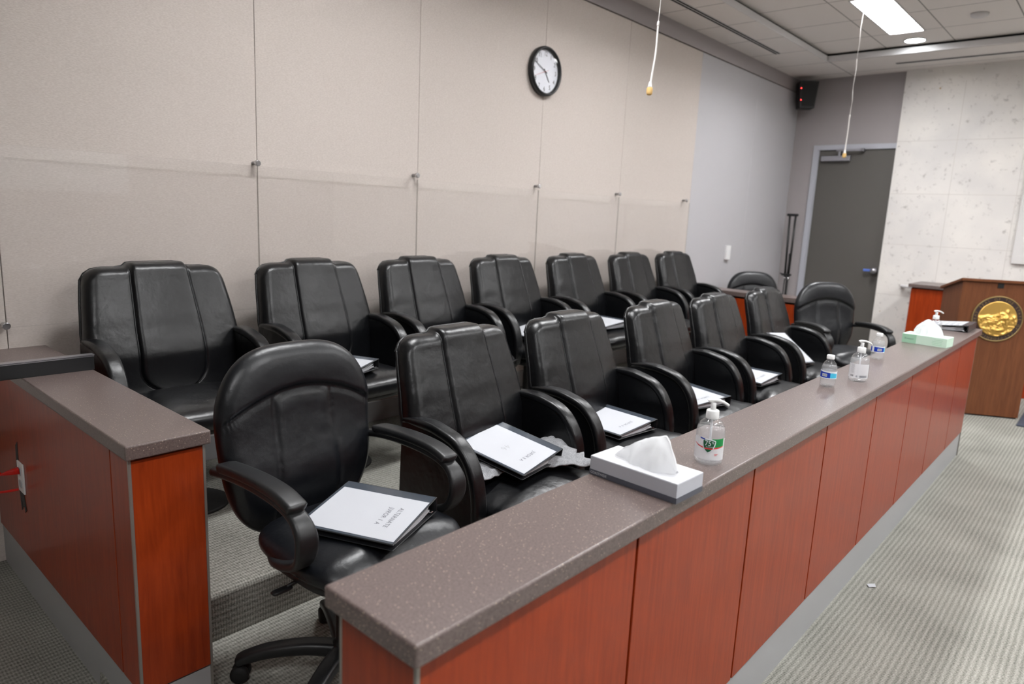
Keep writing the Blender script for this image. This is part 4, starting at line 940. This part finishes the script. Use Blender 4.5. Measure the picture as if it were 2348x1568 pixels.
def water_bottle(x, y, label, turn):
    r_ = empty('water_bottle', (x, y, HR)); bottle_body(r_, WB, 0.088, R=0.03)
    p = MB(); p.lathe([(0.0005, 0.113), (0.0148, 0.113), (0.0150, 0.115), (0.0150, 0.127), (0.0138, 0.129), (0.0005, 0.1295)], 36); p.build('cap', 'white_plastic', r_)
    va = view_ang(x, y) + turn; R = 0.0303
    t = MB(); cyl_patch(t, R, va, [(k * 0.19 / 24 - 0.095, 0.0365, 0.0665) for k in range(25)], 0); lb = t.build('label', 'label_white', r_, recalc=False)
    t = MB(); cyl_patch(t, R + 0.0002, va, [(-0.046, 0.0395, 0.0640), (0.002, 0.0395, 0.0605)], 0); cyl_patch(t, R + 0.0002, va, [(0.002, 0.0395, 0.0595), (0.012, 0.0395, 0.0600), (0.034, 0.0395, 0.0570)], 1)
    cyl_patch(t, R + 0.0004, va, [(-0.030, 0.0445, 0.0560), (-0.010, 0.0445, 0.0560)], 2)
    for k in range(6): cyl_patch(t, R + 0.0006, va, [(-0.028 + 0.003 * k, 0.0460, 0.0545), (-0.0265 + 0.003 * k, 0.0460, 0.0545)], 3)
    cyl_patch(t, R + 0.0002, va, [(-0.090, 0.0395, 0.0630), (-0.058, 0.0395, 0.0630)], 0); cyl_patch(t, R + 0.0002, va, [(0.044, 0.0395, 0.062), (0.085, 0.0395, 0.062)], 0)
    t.build('printing', ['label_blue', 'label_sky', 'label_white', 'ink_dark'], lb, recalc=False)
    return tag(r_, label, 'water bottle', 'small water bottles')
water_bottle(2.268, 0.132, 'small clear water bottle with a blue label in front of the plain pump bottle', 0.15)
water_bottle(3.112, 0.165, 'small clear water bottle with a blue label behind the plain pump bottle', 0.95)

# ------------------------------------------------------------------ left counter, outlet and cord
d_ = empty('divider_bar', (0.0, 2.05, HR))
p = MB(); p.box(-0.42, 0.212, -0.004, 0.022, 0.0, 0.052); p.build('bar', 'black_plastic', d_, bevel=0.002)
p = MB(); p.box(-0.42, 0.2125, -0.0055, 0.0, 0.0500, 0.0525); p.box(-0.42, 0.2135, -0.006, 0.024, 0.0545, 0.0570); p.build('edge_strip', 'steel', d_)
tag(d_, 'low black divider bar with a silver edge standing across the left side countertop', 'divider')
ou = empty('wall_outlet', (0.0, 2.212, 0.492))
p = MB(); p.box(-0.006, 0.0, -0.037, 0.037, -0.058, 0.058); p.build('plate', 'white_plastic', ou, bevel=0.002)
p = MB()
for dz in (-0.024, 0.024): p.prism([(q[0] , q[1] + dz) for q in rrect(0.016, 0.014, 0.008, 4)], 'X', -0.0085, -0.006)
p.build('socket', 'paper_grey', ou)
tag(ou, 'white outlet plate on the dark side of the left cherry wood rail', 'outlet')
rc_ = empty('power_cord', (0.0, 2.212, 0.52))
p = MB(); p.sweep([(-0.009, 0, 0), (-0.030, 0.002, -0.001), (-0.045, 0.006, -0.003), (-0.060, 0.012, -0.006)], rrect(0.014, 0.012, 0.006, 4), scale=lambda t: 1.0 - 0.65 * t); p.build('plug', 'red_plastic', rc_)
p = MB(); p.tube(catmull([(-0.058, 0.011, -0.006), (-0.085, 0.03, -0.010), (-0.102, 0.055, -0.035), (-0.095, 0.065, -0.065), (-0.07, 0.05, -0.083), (-0.035, 0.025, -0.080), (-0.012, 0.012, -0.076)], 8), 0.0048, 10)
p.tube(catmull([(-0.062, 0.014, -0.004), (-0.075, 0.028, 0.015), (-0.08, 0.055, 0.045), (-0.085, 0.10, 0.085), (-0.09, 0.18, 0.14)], 8), 0.0048, 10)
p.build('cable', 'red_plastic', rc_)
tag(rc_, 'red power cord looping out of the white outlet at the left edge', 'power cord')
t_ = MB()
for k, (y, z, w_, h_, a) in enumerate(((2.268, 0.555, 0.016, 0.090, 0.10), (2.248, 0.575, 0.014, 0.070, 0.04), (2.250, 0.400, 0.018, 0.085, -0.10), (2.225, 0.405, 0.022, 0.055, -0.25), (2.205, 0.400, 0.020, 0.070, -0.30))):
    c_, s_ = math.cos(a), math.sin(a); x0 = -0.0006 - 0.0004 * k
    P = [(y + c_ * u - s_ * v, z + s_ * u + c_ * v) for u, v in ((-w_ / 2, -h_ / 2), (w_ / 2, -h_ / 2 - 0.008), (w_ / 2, h_ / 2), (-w_ / 2, h_ / 2 + 0.012))]
    t_.prism(P, 'X', x0, 0.0)
tag(t_.build('black_tape', 'tape'), 'torn strips of black tape stuck around the white outlet', 'tape')

# ------------------------------------------------------------------ wall things: acrylic guards, bolts, clock, switch, speaker
f_ = 0.9865
def PX(x): return CAM[0] + f_ * (x - CAM[0])
gz0, gz1 = CAM[2] + f_ * (SZ(0.9686) - CAM[2]), CAM[2] + f_ * (SZ(1.7075) - CAM[2])
gx = [PX(G[0] - 1.1), PX(G[0])] + [PX(g) for g in G[1:]]
glabels = ['clear acrylic wall guard at far left, cut by the photo edge', 'clear acrylic wall guard behind the large leftmost chair', 'clear acrylic wall guard behind the second back row chair', 'clear acrylic wall guard behind the third and fourth back row chairs',
           'clear acrylic wall guard behind the fifth and sixth back row chairs', 'last clear acrylic wall guard, ending at the pale grey panels']
for k in range(6):
    g_ = MB(); x0, x1, y0, y1 = gx[k] + 0.0025, gx[k + 1] - 0.0025, YW - 0.048, YW - 0.039
    P = [(x, y, z) for x in (x0, x1) for y in (y0, y1) for z in (gz0, gz1)]
    for q, mi in (((0, 1, 3, 2), 1), ((4, 6, 7, 5), 1), ((0, 4, 5, 1), 0), ((2, 3, 7, 6), 0), ((0, 2, 6, 4), 1), ((1, 5, 7, 3), 1)): g_.add(P, [q], mi, False)
    tag(g_.build('acrylic_panel', ['glass', 'glass_edge']), glabels[k], 'wall guard', 'clear wall guard panels')
bl_ = ['largest silver standoff bolt, between the first two back row chairs', 'silver standoff bolt above the third back row chair', 'silver standoff bolt below the clock', 'small silver standoff bolt above the fifth back row chair',
       'smallest silver standoff bolt at the end of the beige wall', 'silver standoff bolt low on the wall at the far left edge']
for (x, z), lb in zip(((1.149, 1.7142), (2.176, 1.7267), (3.3245, 1.7293), (4.384, 1.7266), (5.545, 1.7232), (0.069, 0.9983)), bl_):
    b2 = MB(); b2.lathe([(0.0125, -0.052), (0.0145, -0.050), (0.0145, -0.036), (0.010, -0.034), (0.010, 0.0)], 28, axis='Y'); 
    o = b2.build('standoff_bolt', 'chrome', loc=(x, YW, z)); tag(o, lb, 'wall bolt', 'standoff bolts')
ck = empty('wall_clock', (3.351, YW, 2.5245)); R = 0.168
p = MB(); p.lathe([(R * 0.86, -0.020), (R * 0.875, -0.040), (R * 0.92, -0.047), (R * 0.97, -0.043), (R, -0.030), (R * 0.99, -0.006), (R * 0.93, 0.0)], 72, axis='Y', caps=False); p.build('rim', 'black_plastic', ck)
p = MB(); p.lathe([(0.0005, -0.020), (R * 0.90, -0.020)], 72, axis='Y', caps=False); fc = p.build('face', 'clock_face', ck)
t = MB(); 
for k in range(1, 13):
    a = PI / 2 - k * PI / 6
    add_text(t, str(k), 0.030, frame4((0.70 * R * math.cos(a), -0.0212, 0.70 * R * math.sin(a)), (1, 0, 0), (0, 0, 1)), 0, 0.9, 0.9)
t.build('numerals', 'clock_ink', fc, recalc=False)
t = MB()
for k in range(60):
    a = k * PI / 30; r0 = 0.80 if k % 5 else 0.785; c_, s_ = math.cos(a), math.sin(a); w_ = 0.0006 if k % 5 else 0.0012
    t.add([(r0 * R * c_ - s_ * w_, -0.0211, r0 * R * s_ + c_ * w_), (r0 * R * c_ + s_ * w_, -0.0211, r0 * R * s_ - c_ * w_), (0.825 * R * c_ + s_ * w_, -0.0211, 0.825 * R * s_ - c_ * w_), (0.825 * R * c_ - s_ * w_, -0.0211, 0.825 * R * s_ + c_ * w_)], [(0, 1, 2, 3)], 0, False)
t.build('minute_marks', 'clock_ink', fc, recalc=False)
def hand(name, ang, l0, l1, w0, w1, y, mat):
    c_, s_ = math.cos(ang), math.sin(ang); h_ = MB()
    h_.add([(l0 * c_ - s_ * w0, y, l0 * s_ + c_ * w0), (l0 * c_ + s_ * w0, y, l0 * s_ - c_ * w0), (l1 * c_ + s_ * w1, y, l1 * s_ - c_ * w1), (l1 * c_ - s_ * w1, y, l1 * s_ + c_ * w1)], [(0, 1, 2, 3)], 0, False)
    o = h_.build(name, mat, ck, recalc=False); so = o.modifiers.new('thickness', 'SOLIDIFY'); so.thickness = 0.0008
hand('hour_hand', PI / 2 - 4.82 * PI / 6, -0.02, 0.082, 0.0035, 0.0025, -0.024, 'clock_ink')
hand('minute_hand', PI / 2 - 49.0 * PI / 30, -0.022, 0.128, 0.0030, 0.0016, -0.026, 'clock_ink')
hand('second_hand', PI / 2 - 41.5 * PI / 30, -0.035, 0.12, 0.0009, 0.0006, -0.028, 'red_hand')
p = MB(); p.lathe([(0.0005, -0.043), (R * 0.5, -0.0415), (R * 0.88, -0.037)], 64, axis='Y', caps=False); p.build('glass', 'clock_glass', ck)
tag(ck, 'round black rimmed wall clock with a white face on the beige wall', 'clock')
sw_ = empty('wall_switch', (6.63, YW, 1.212)); p = MB(); p.box(-0.045, 0.045, -0.028, 0.0, -0.076, 0.076); p.build('plate', 'white_plastic', sw_, bevel=0.005, seg=3)
p = MB(); p.box(-0.012, 0.012, -0.031, -0.028, -0.025, 0.025); p.build('rocker', 'white_gloss', sw_, bevel=0.002)
tag(sw_, 'white switch box on the pale grey wall panel above the last back row chair', 'switch')
sk = empty('loudspeaker', (7.98, 2.445, 3.035), math.radians(35))
p = MB(); p.prism([(-0.085, -0.145), (0.085, -0.145), (0.11, 0.16), (-0.11, 0.16)], 'X', -0.06, 0.10); p.build('cabinet', 'black_plastic', sk, bevel=0.012, seg=3)
p = MB(); p.prism([(-0.070, -0.125), (0.070, -0.125), (0.09, 0.14), (-0.09, 0.14)], 'X', -0.068, -0.059); p.build('grille', 'black_matte', sk, bevel=0.004)
p = MB(); p.box(0.10, 0.26, -0.02, 0.02, -0.02, 0.02); p.box(0.20, 0.27, -0.05, 0.05, -0.06, 0.06); p.build('bracket', 'black_metal', sk)
for dz in (0.075, -0.055):
    p = MB(); p.superell((-0.070, 0.083 + dz * 0.08, dz), 0.003, 0.0042, 0.0042, n=2, m=2, nu=12, nv=8); p.build('indicator_light', 'led', sk)
tag(sk, 'black loudspeaker with red indicator lights high in the far corner', 'loudspeaker')

# ------------------------------------------------------------------ hanging microphones
def mic(x, y, z, bend, label):
    r_ = empty('hanging_microphone', (x, y, z)); H_ = ZCC - z
    p = MB(); p.tube([(bend * 0.0, 0, 0.33)] + [(0.004 * math.sin(k * 1.1), 0.003 * math.cos(k * 1.7), 0.33 + (H_ - 0.33) * k / 14) for k in range(1, 14)] + [(0, 0, H_)], 0.0026, 8); p.build('wire', 'cord_white', r_)
    p = MB(); p.tube(catmull([(-bend, bend * 0.6, 0.028), (-bend * 0.6, bend * 0.35, 0.10), (-bend * 0.1, 0, 0.20), (0, 0, 0.335)], 8), 0.0042, 10, scale=lambda t: 1.35 - 0.35 * t); p.lathe([(0.0045, 0.318), (0.006, 0.322), (0.006, 0.335), (0.0035, 0.342)], 16); p.build('stem', 'cord_white', r_)
    p = MB(); p.lathe([(0.0125, 0.030), (0.010, 0.037), (0.0052, 0.058)], 20, c=(-bend, bend * 0.6, 0)); p.build('mic_base', 'cord_white', r_)
    p = MB(); p.superell((-bend, bend * 0.6, 0.014), 0.0155, 0.0155, 0.021, n=2, m=3, nu=28, nv=16); p.build('foam_tip', 'foam', r_)
    return tag(r_, label, 'microphone', 'hanging microphones')
mic(2.521, 1.203, 2.143, 0.016, 'nearer hanging microphone with a tan foam tip on a thin white wire, beside the clock')
mic(5.70, 1.235, 2.118, 0.004, 'farther hanging microphone with a tan tip crossing in front of the grey door')

# ------------------------------------------------------------------ far end: stand, rail, desk, lectern, panel
st_ = empty('folded_stand', (7.95, 2.42, 0.0))
for k, (y, yb_, s_) in enumerate(((0.035, 0.03, 1), (-0.035, -0.022, 1))):
    p = MB(); p.tube([(0, y + 0.012, 1.655), (0.0, yb_ * 0.8, 0.92)], 0.0125, 14); p.build('tube', 'black_metal', st_)
    p = MB(); p.tube([(0, yb_ * 0.8, 0.92), (0, yb_ * 0.75, 0.88)], 0.016, 14); p.build('clamp', 'chrome', st_)
    p = MB(); p.tube([(0, yb_ * 0.75, 0.88), (0.0, yb_ * 1.0, 0.01)], 0.007, 10); p.build('leg', 'black_metal', st_)
p = MB(); p.tube([(-0.01, -0.004, 1.2), (-0.01, -0.004, 0.95), (-0.01, -0.012, 0.01)], 0.007, 10); p.build('leg', 'black_metal', st_)
p = MB(); p.box(-0.03, 0.02, -0.05, 0.075, 1.645, 1.675); p.build('cap', 'black_plastic', st_, bevel=0.008)
p = MB(); p.box(-0.03, 0.02, -0.045, 0.06, 0.93, 0.955); p.tube([(0, 0.05, 0.945), (-0.005, 0.085, 0.955)], 0.008, 8); p.build('collar', 'black_plastic', st_, bevel=0.006)
tag(st_, 'folded black metal stand leaning upright in the corner left of the grey door', 'stand')
hr = empty('handrail', (XC, 0.0, SZ(0.905)))
p = MB(); p.tube([(-0.001, 1.185, -0.01), (-0.055, 1.185, 0.0), (-0.06, 1.16, 0.0), (-0.06, 0.2, 0.0)], 0.019, 14); p.build('bar', 'white_trim', hr)
tag(hr, 'short end of a white wall handrail on the pale stone wall beside the desk', 'handrail')
dk = empty('clerk_desk', (7.5, 0.0, 0.0))
p = MB(); p.box(0.0, 0.50, -0.9, 0.965, 0.0, 0.955); p.build('body', 'cherry', dk, bevel=0.003)
p = MB(); p.box(-0.03, 0.53, -0.93, 0.99, 0.963, 1.0); p.build('top', 'counter', dk, bevel=0.004)
p = MB(); p.box(0.005, 0.495, -0.89, 0.960, 0.955, 0.963); p.build('reveal', 'groove', dk)
tag(dk, 'cherry red desk with a dark top partly hidden behind the oak lectern', 'desk')
A_ = Vector((6.2365, 0.325, 0)); B_ = Vector((6.51, -0.184, 0)); ex = (B_ - A_).normalized(); ey = Vector((ex[1], -ex[0], 0)) * -1   # ey away from the viewer
if ey.x < 0: ey = -ey
lw = (B_ - A_).length
lc = empty('lectern', tuple((A_ + B_) / 2), math.atan2(ex[1], ex[0])); sgn = 1 if Vector((-math.sin(lc.rotation_euler.z), math.cos(lc.rotation_euler.z), 0)).dot(ey) > 0 else -1
# local: X along the front, Y*sgn away from the viewer, front plane at Y = 0
def LB(mb, x0, x1, y0, y1, z0, z1): mb.box(x0, x1, min(y0 * sgn, y1 * sgn), max(y0 * sgn, y1 * sgn), z0, z1)
hw = lw / 2
p = MB(); LB(p, -hw, hw, 0.0, 0.02, 0.012, 1.140); p.build('front_panel', 'oak', lc, bevel=0.002)
for s_ in (-1, 1):
    p = MB(); x0, x1 = (-hw, -hw + 0.02) if s_ < 0 else (hw - 0.02, hw)
    p.prism([(0.02 * sgn, 0.012), (0.42 * sgn, 0.012), (0.42 * sgn, 1.045), (0.02 * sgn, 1.140)], 'X', x0, x1); p.build('side_panel', 'oak', lc, bevel=0.002)
p = MB(); p.prism([(-0.022 * sgn, 1.146), (0.45 * sgn, 1.036), (0.45 * sgn, 1.058), (-0.022 * sgn, 1.170)], 'X', -hw - 0.022, hw + 0.022); p.build('top', 'oak', lc, bevel=0.004)
p = MB(); LB(p, -hw + 0.02, hw - 0.02, 0.02, 0.40, 0.55, 0.57); p.build('shelf', 'oak', lc)
p = MB(); LB(p, -hw + 0.01, hw - 0.01, 0.01, 0.41, 0.0, 0.012); p.build('plinth', 'black_matte', lc)
nx = (Vector((6.3687, 0.0784, 0)) - (A_ + B_) / 2).dot(ex)
p = MB(); LB(p, nx - 0.022, nx + 0.022, -0.006, 0.001, 1.100, 1.142); p.build('catch', 'black_matte', lc)
# seal on the front panel
sx_ = (Vector((6.3745, 0.0685, 0)) - (A_ + B_) / 2).dot(ex); sz_ = 0.8436; SR = 0.188
sl_ = empty('wall_seal', (0, 0, 0)); bpy.data.objects.remove(sl_)
def LP(x, y, z): return (sx_ + x, -y * sgn, sz_ + z)          # y = height above the panel
def ldisc(mb, prof, n=72, mi=0):
    V = [LP(r * math.cos(2 * PI * k / n), h, r * math.sin(2 * PI * k / n)) for r, h in prof for k in range(n)]
    F = [(j * n + k, j * n + (k + 1) % n, (j + 1) * n + (k + 1) % n, (j + 1) * n + k) for j in range(len(prof) - 1) for k in range(n)]
    mb.add(V, F, mi, True)
p = MB(); ldisc(p, [(SR * 1.02, 0.0), (SR * 1.02, 0.010), (SR, 0.013), (SR * 0.975, 0.012), (SR * 0.965, 0.010)]); p.build('seal_rim', 'gold_dark', lc)
p = MB(); ldisc(p, [(SR * 0.965, 0.010), (SR * 0.78, 0.009)]); rg_ = p.build('seal_ring', 'seal_ring', lc)
t = MB(); words = 'GREAT SEAL OF THE STATE OF CALIFORNIA'; nL = len(words) + 3
vx = 1 if sgn > 0 else -1
for k, ch in enumerate(words):
    if ch == ' ': continue
    a = math.radians(205) - 2 * PI * (k + 0.5) / nL
    c_, s_ = math.cos(a), math.sin(a)
    add_text(t, ch, 0.020, frame4(LP(0.872 * SR * c_ * vx, 0.0112, 0.872 * SR * s_), (s_ * vx, 0, -c_), (c_ * vx, 0, s_)), 0, 1.0, 1.0)
t.build('lettering', 'gold_dark', rg_, recalc=False)
p = MB()
def relief(x, z):
    r = math.hypot(x, z); rr = 0.012 + 0.004 * max(0, 1 - r * r)
    land = sstep(0.30, 0.12, z - 0.10 * math.sin(3.1 * x + 0.6) - 0.05 * math.sin(9 * x))
    n_ = noise.noise((x * 5.5, z * 6.5, 2.0)) + 0.6 * noise.noise((x * 12, z * 14, 7.0))
    h_ = rr + land * (0.010 + 0.011 * n_)
    # seated figure at right, hull and masts at left, ridge line
    h_ += 0.016 * math.exp(-(((x - 0.42) / 0.14) ** 2 + ((z - 0.02) / 0.26) ** 2)) + 0.014 * math.exp(-(((x - 0.45) / 0.07) ** 2 + ((z - 0.42) / 0.09) ** 2))
    h_ += 0.012 * math.exp(-(((x + 0.30) / 0.16) ** 2 + ((z + 0.12) / 0.10) ** 2)) + 0.010 * math.exp(-(((x - 0.06) / 0.02) ** 2 + ((z - 0.30) / 0.22) ** 2))
    h_ += 0.012 * math.exp(-(((x + 0.05) / 0.5) ** 2 + ((z + 0.62) / 0.10) ** 2))
    return h_
nr, na = 44, 120
V = [LP(0.78 * SR * (j / nr) * math.cos(2 * PI * k / na) * vx, relief((j / nr) * math.cos(2 * PI * k / na), (j / nr) * math.sin(2 * PI * k / na)) if j < nr else 0.009, 0.78 * SR * (j / nr) * math.sin(2 * PI * k / na)) for j in range(nr + 1) for k in range(na)]
F = [(j * na + k, j * na + (k + 1) % na, (j + 1) * na + (k + 1) % na, (j + 1) * na + k) for j in range(nr) for k in range(na)]
p.add(V, F); p.build('seal_relief', 'gold', lc)
tag(lc, 'oak lectern with a round gold seal on its front at the right edge', 'lectern')
mt = MB(); mt.prism([(6.255, -0.20), (6.9, -0.20), (7.3, -1.4), (6.27, -0.9)], 'Z', 0.0, 0.012); tag(mt.build('floor_mat', 'navy', bevel=0.003), 'corner of a dark navy floor mat beside the lectern', 'floor mat')
ap = MB(); ap.box(XC - 0.036, XC - 0.003, -0.75, 0.228, 1.252, 2.45); tag(ap.build('acoustic_panel', 'pale_panel', bevel=0.004), 'pale rectangular panel on the stone wall at the right edge above the lectern', 'wall panel')
sc_ = MB(); sc_.add([(2.515, -0.075, 0.004), (2.535, -0.098, 0.006), (2.556, -0.088, 0.009), (2.548, -0.070, 0.005), (2.530, -0.062, 0.007)], [(0, 1, 2, 3, 4)], 0, False); so_ = sc_.build('paper_scrap', 'paper', recalc=False); q = so_.modifiers.new('thickness', 'SOLIDIFY'); q.thickness = 0.001
tag(so_, 'tiny white paper scrap on the carpet by the front rail', 'paper scrap')

# ------------------------------------------------------------------ light from the other fixtures of the same ceiling
for (x, y, lab) in ((SX(1.4), ly0, 'ceiling light above the near end of the jury box'), (SX(3.9), ly0, 'ceiling light above the middle of the jury box'), (-1.35, -1.25, 'ceiling light behind the near end of the well'), (lx0, -1.25, 'ceiling light over the well near the lectern'), (SX(3.9), -1.25, 'ceiling light over the middle of the well'),
                    (SX(1.4), -1.25, 'ceiling light over the near part of the well'), (lx0, -3.7, 'ceiling light by the right wall near the lectern'), (SX(3.9), -3.7, 'ceiling light by the middle of the right wall'), (SX(1.4), -3.7, 'ceiling light by the near end of the right wall'),
                    (SX(1.4), -6.0, 'rear ceiling light along the right wall, near end'), (SX(3.9), -6.0, 'rear ceiling light along the right wall, middle')):
    troffer(x, y, lab)
ps = empty('projection_screen', (2.3, YMIN + 0.001, 2.1)); p = MB(); p.box(-1.8, 1.74, 0.0, 0.02, -0.55, 0.75); p.build('surface', 'white_gloss', ps)
p = MB(); p.box(-1.86, 1.80, 0.0, 0.06, 0.75, 0.84); p.build('case', 'white_trim', ps)
tag(ps, 'white projection screen on the opposite wall, mirrored in the left wall guards', 'screen')
xs_ = sorted({XMIN, XS + 0.06} | {h[0] for h in HOLES} | {h[1] for h in HOLES}); ys_ = sorted({YMIN, YS + 0.06} | {h[2] for h in HOLES} | {h[3] for h in HOLES})
cm = MB()
for xa, xb in zip(xs_, xs_[1:]):
    for ya, yb in zip(ys_, ys_[1:]):
        mx_, my_ = (xa + xb) / 2, (ya + yb) / 2
        if not any(h[0] < mx_ < h[1] and h[2] < my_ < h[3] for h in HOLES): cm.add([(xa, ya, ZCC), (xa, yb, ZCC), (xb, yb, ZCC), (xb, ya, ZCC)], [(0, 1, 2, 3)], 0, False)
struct(cm.build('ceiling', 'tile_centre', recalc=False))
w = bpy.data.worlds.new('world'); SC.world = w; w.use_nodes = True
w.node_tree.nodes['Background'].inputs['Color'].default_value = (0.05, 0.05, 0.05, 1)
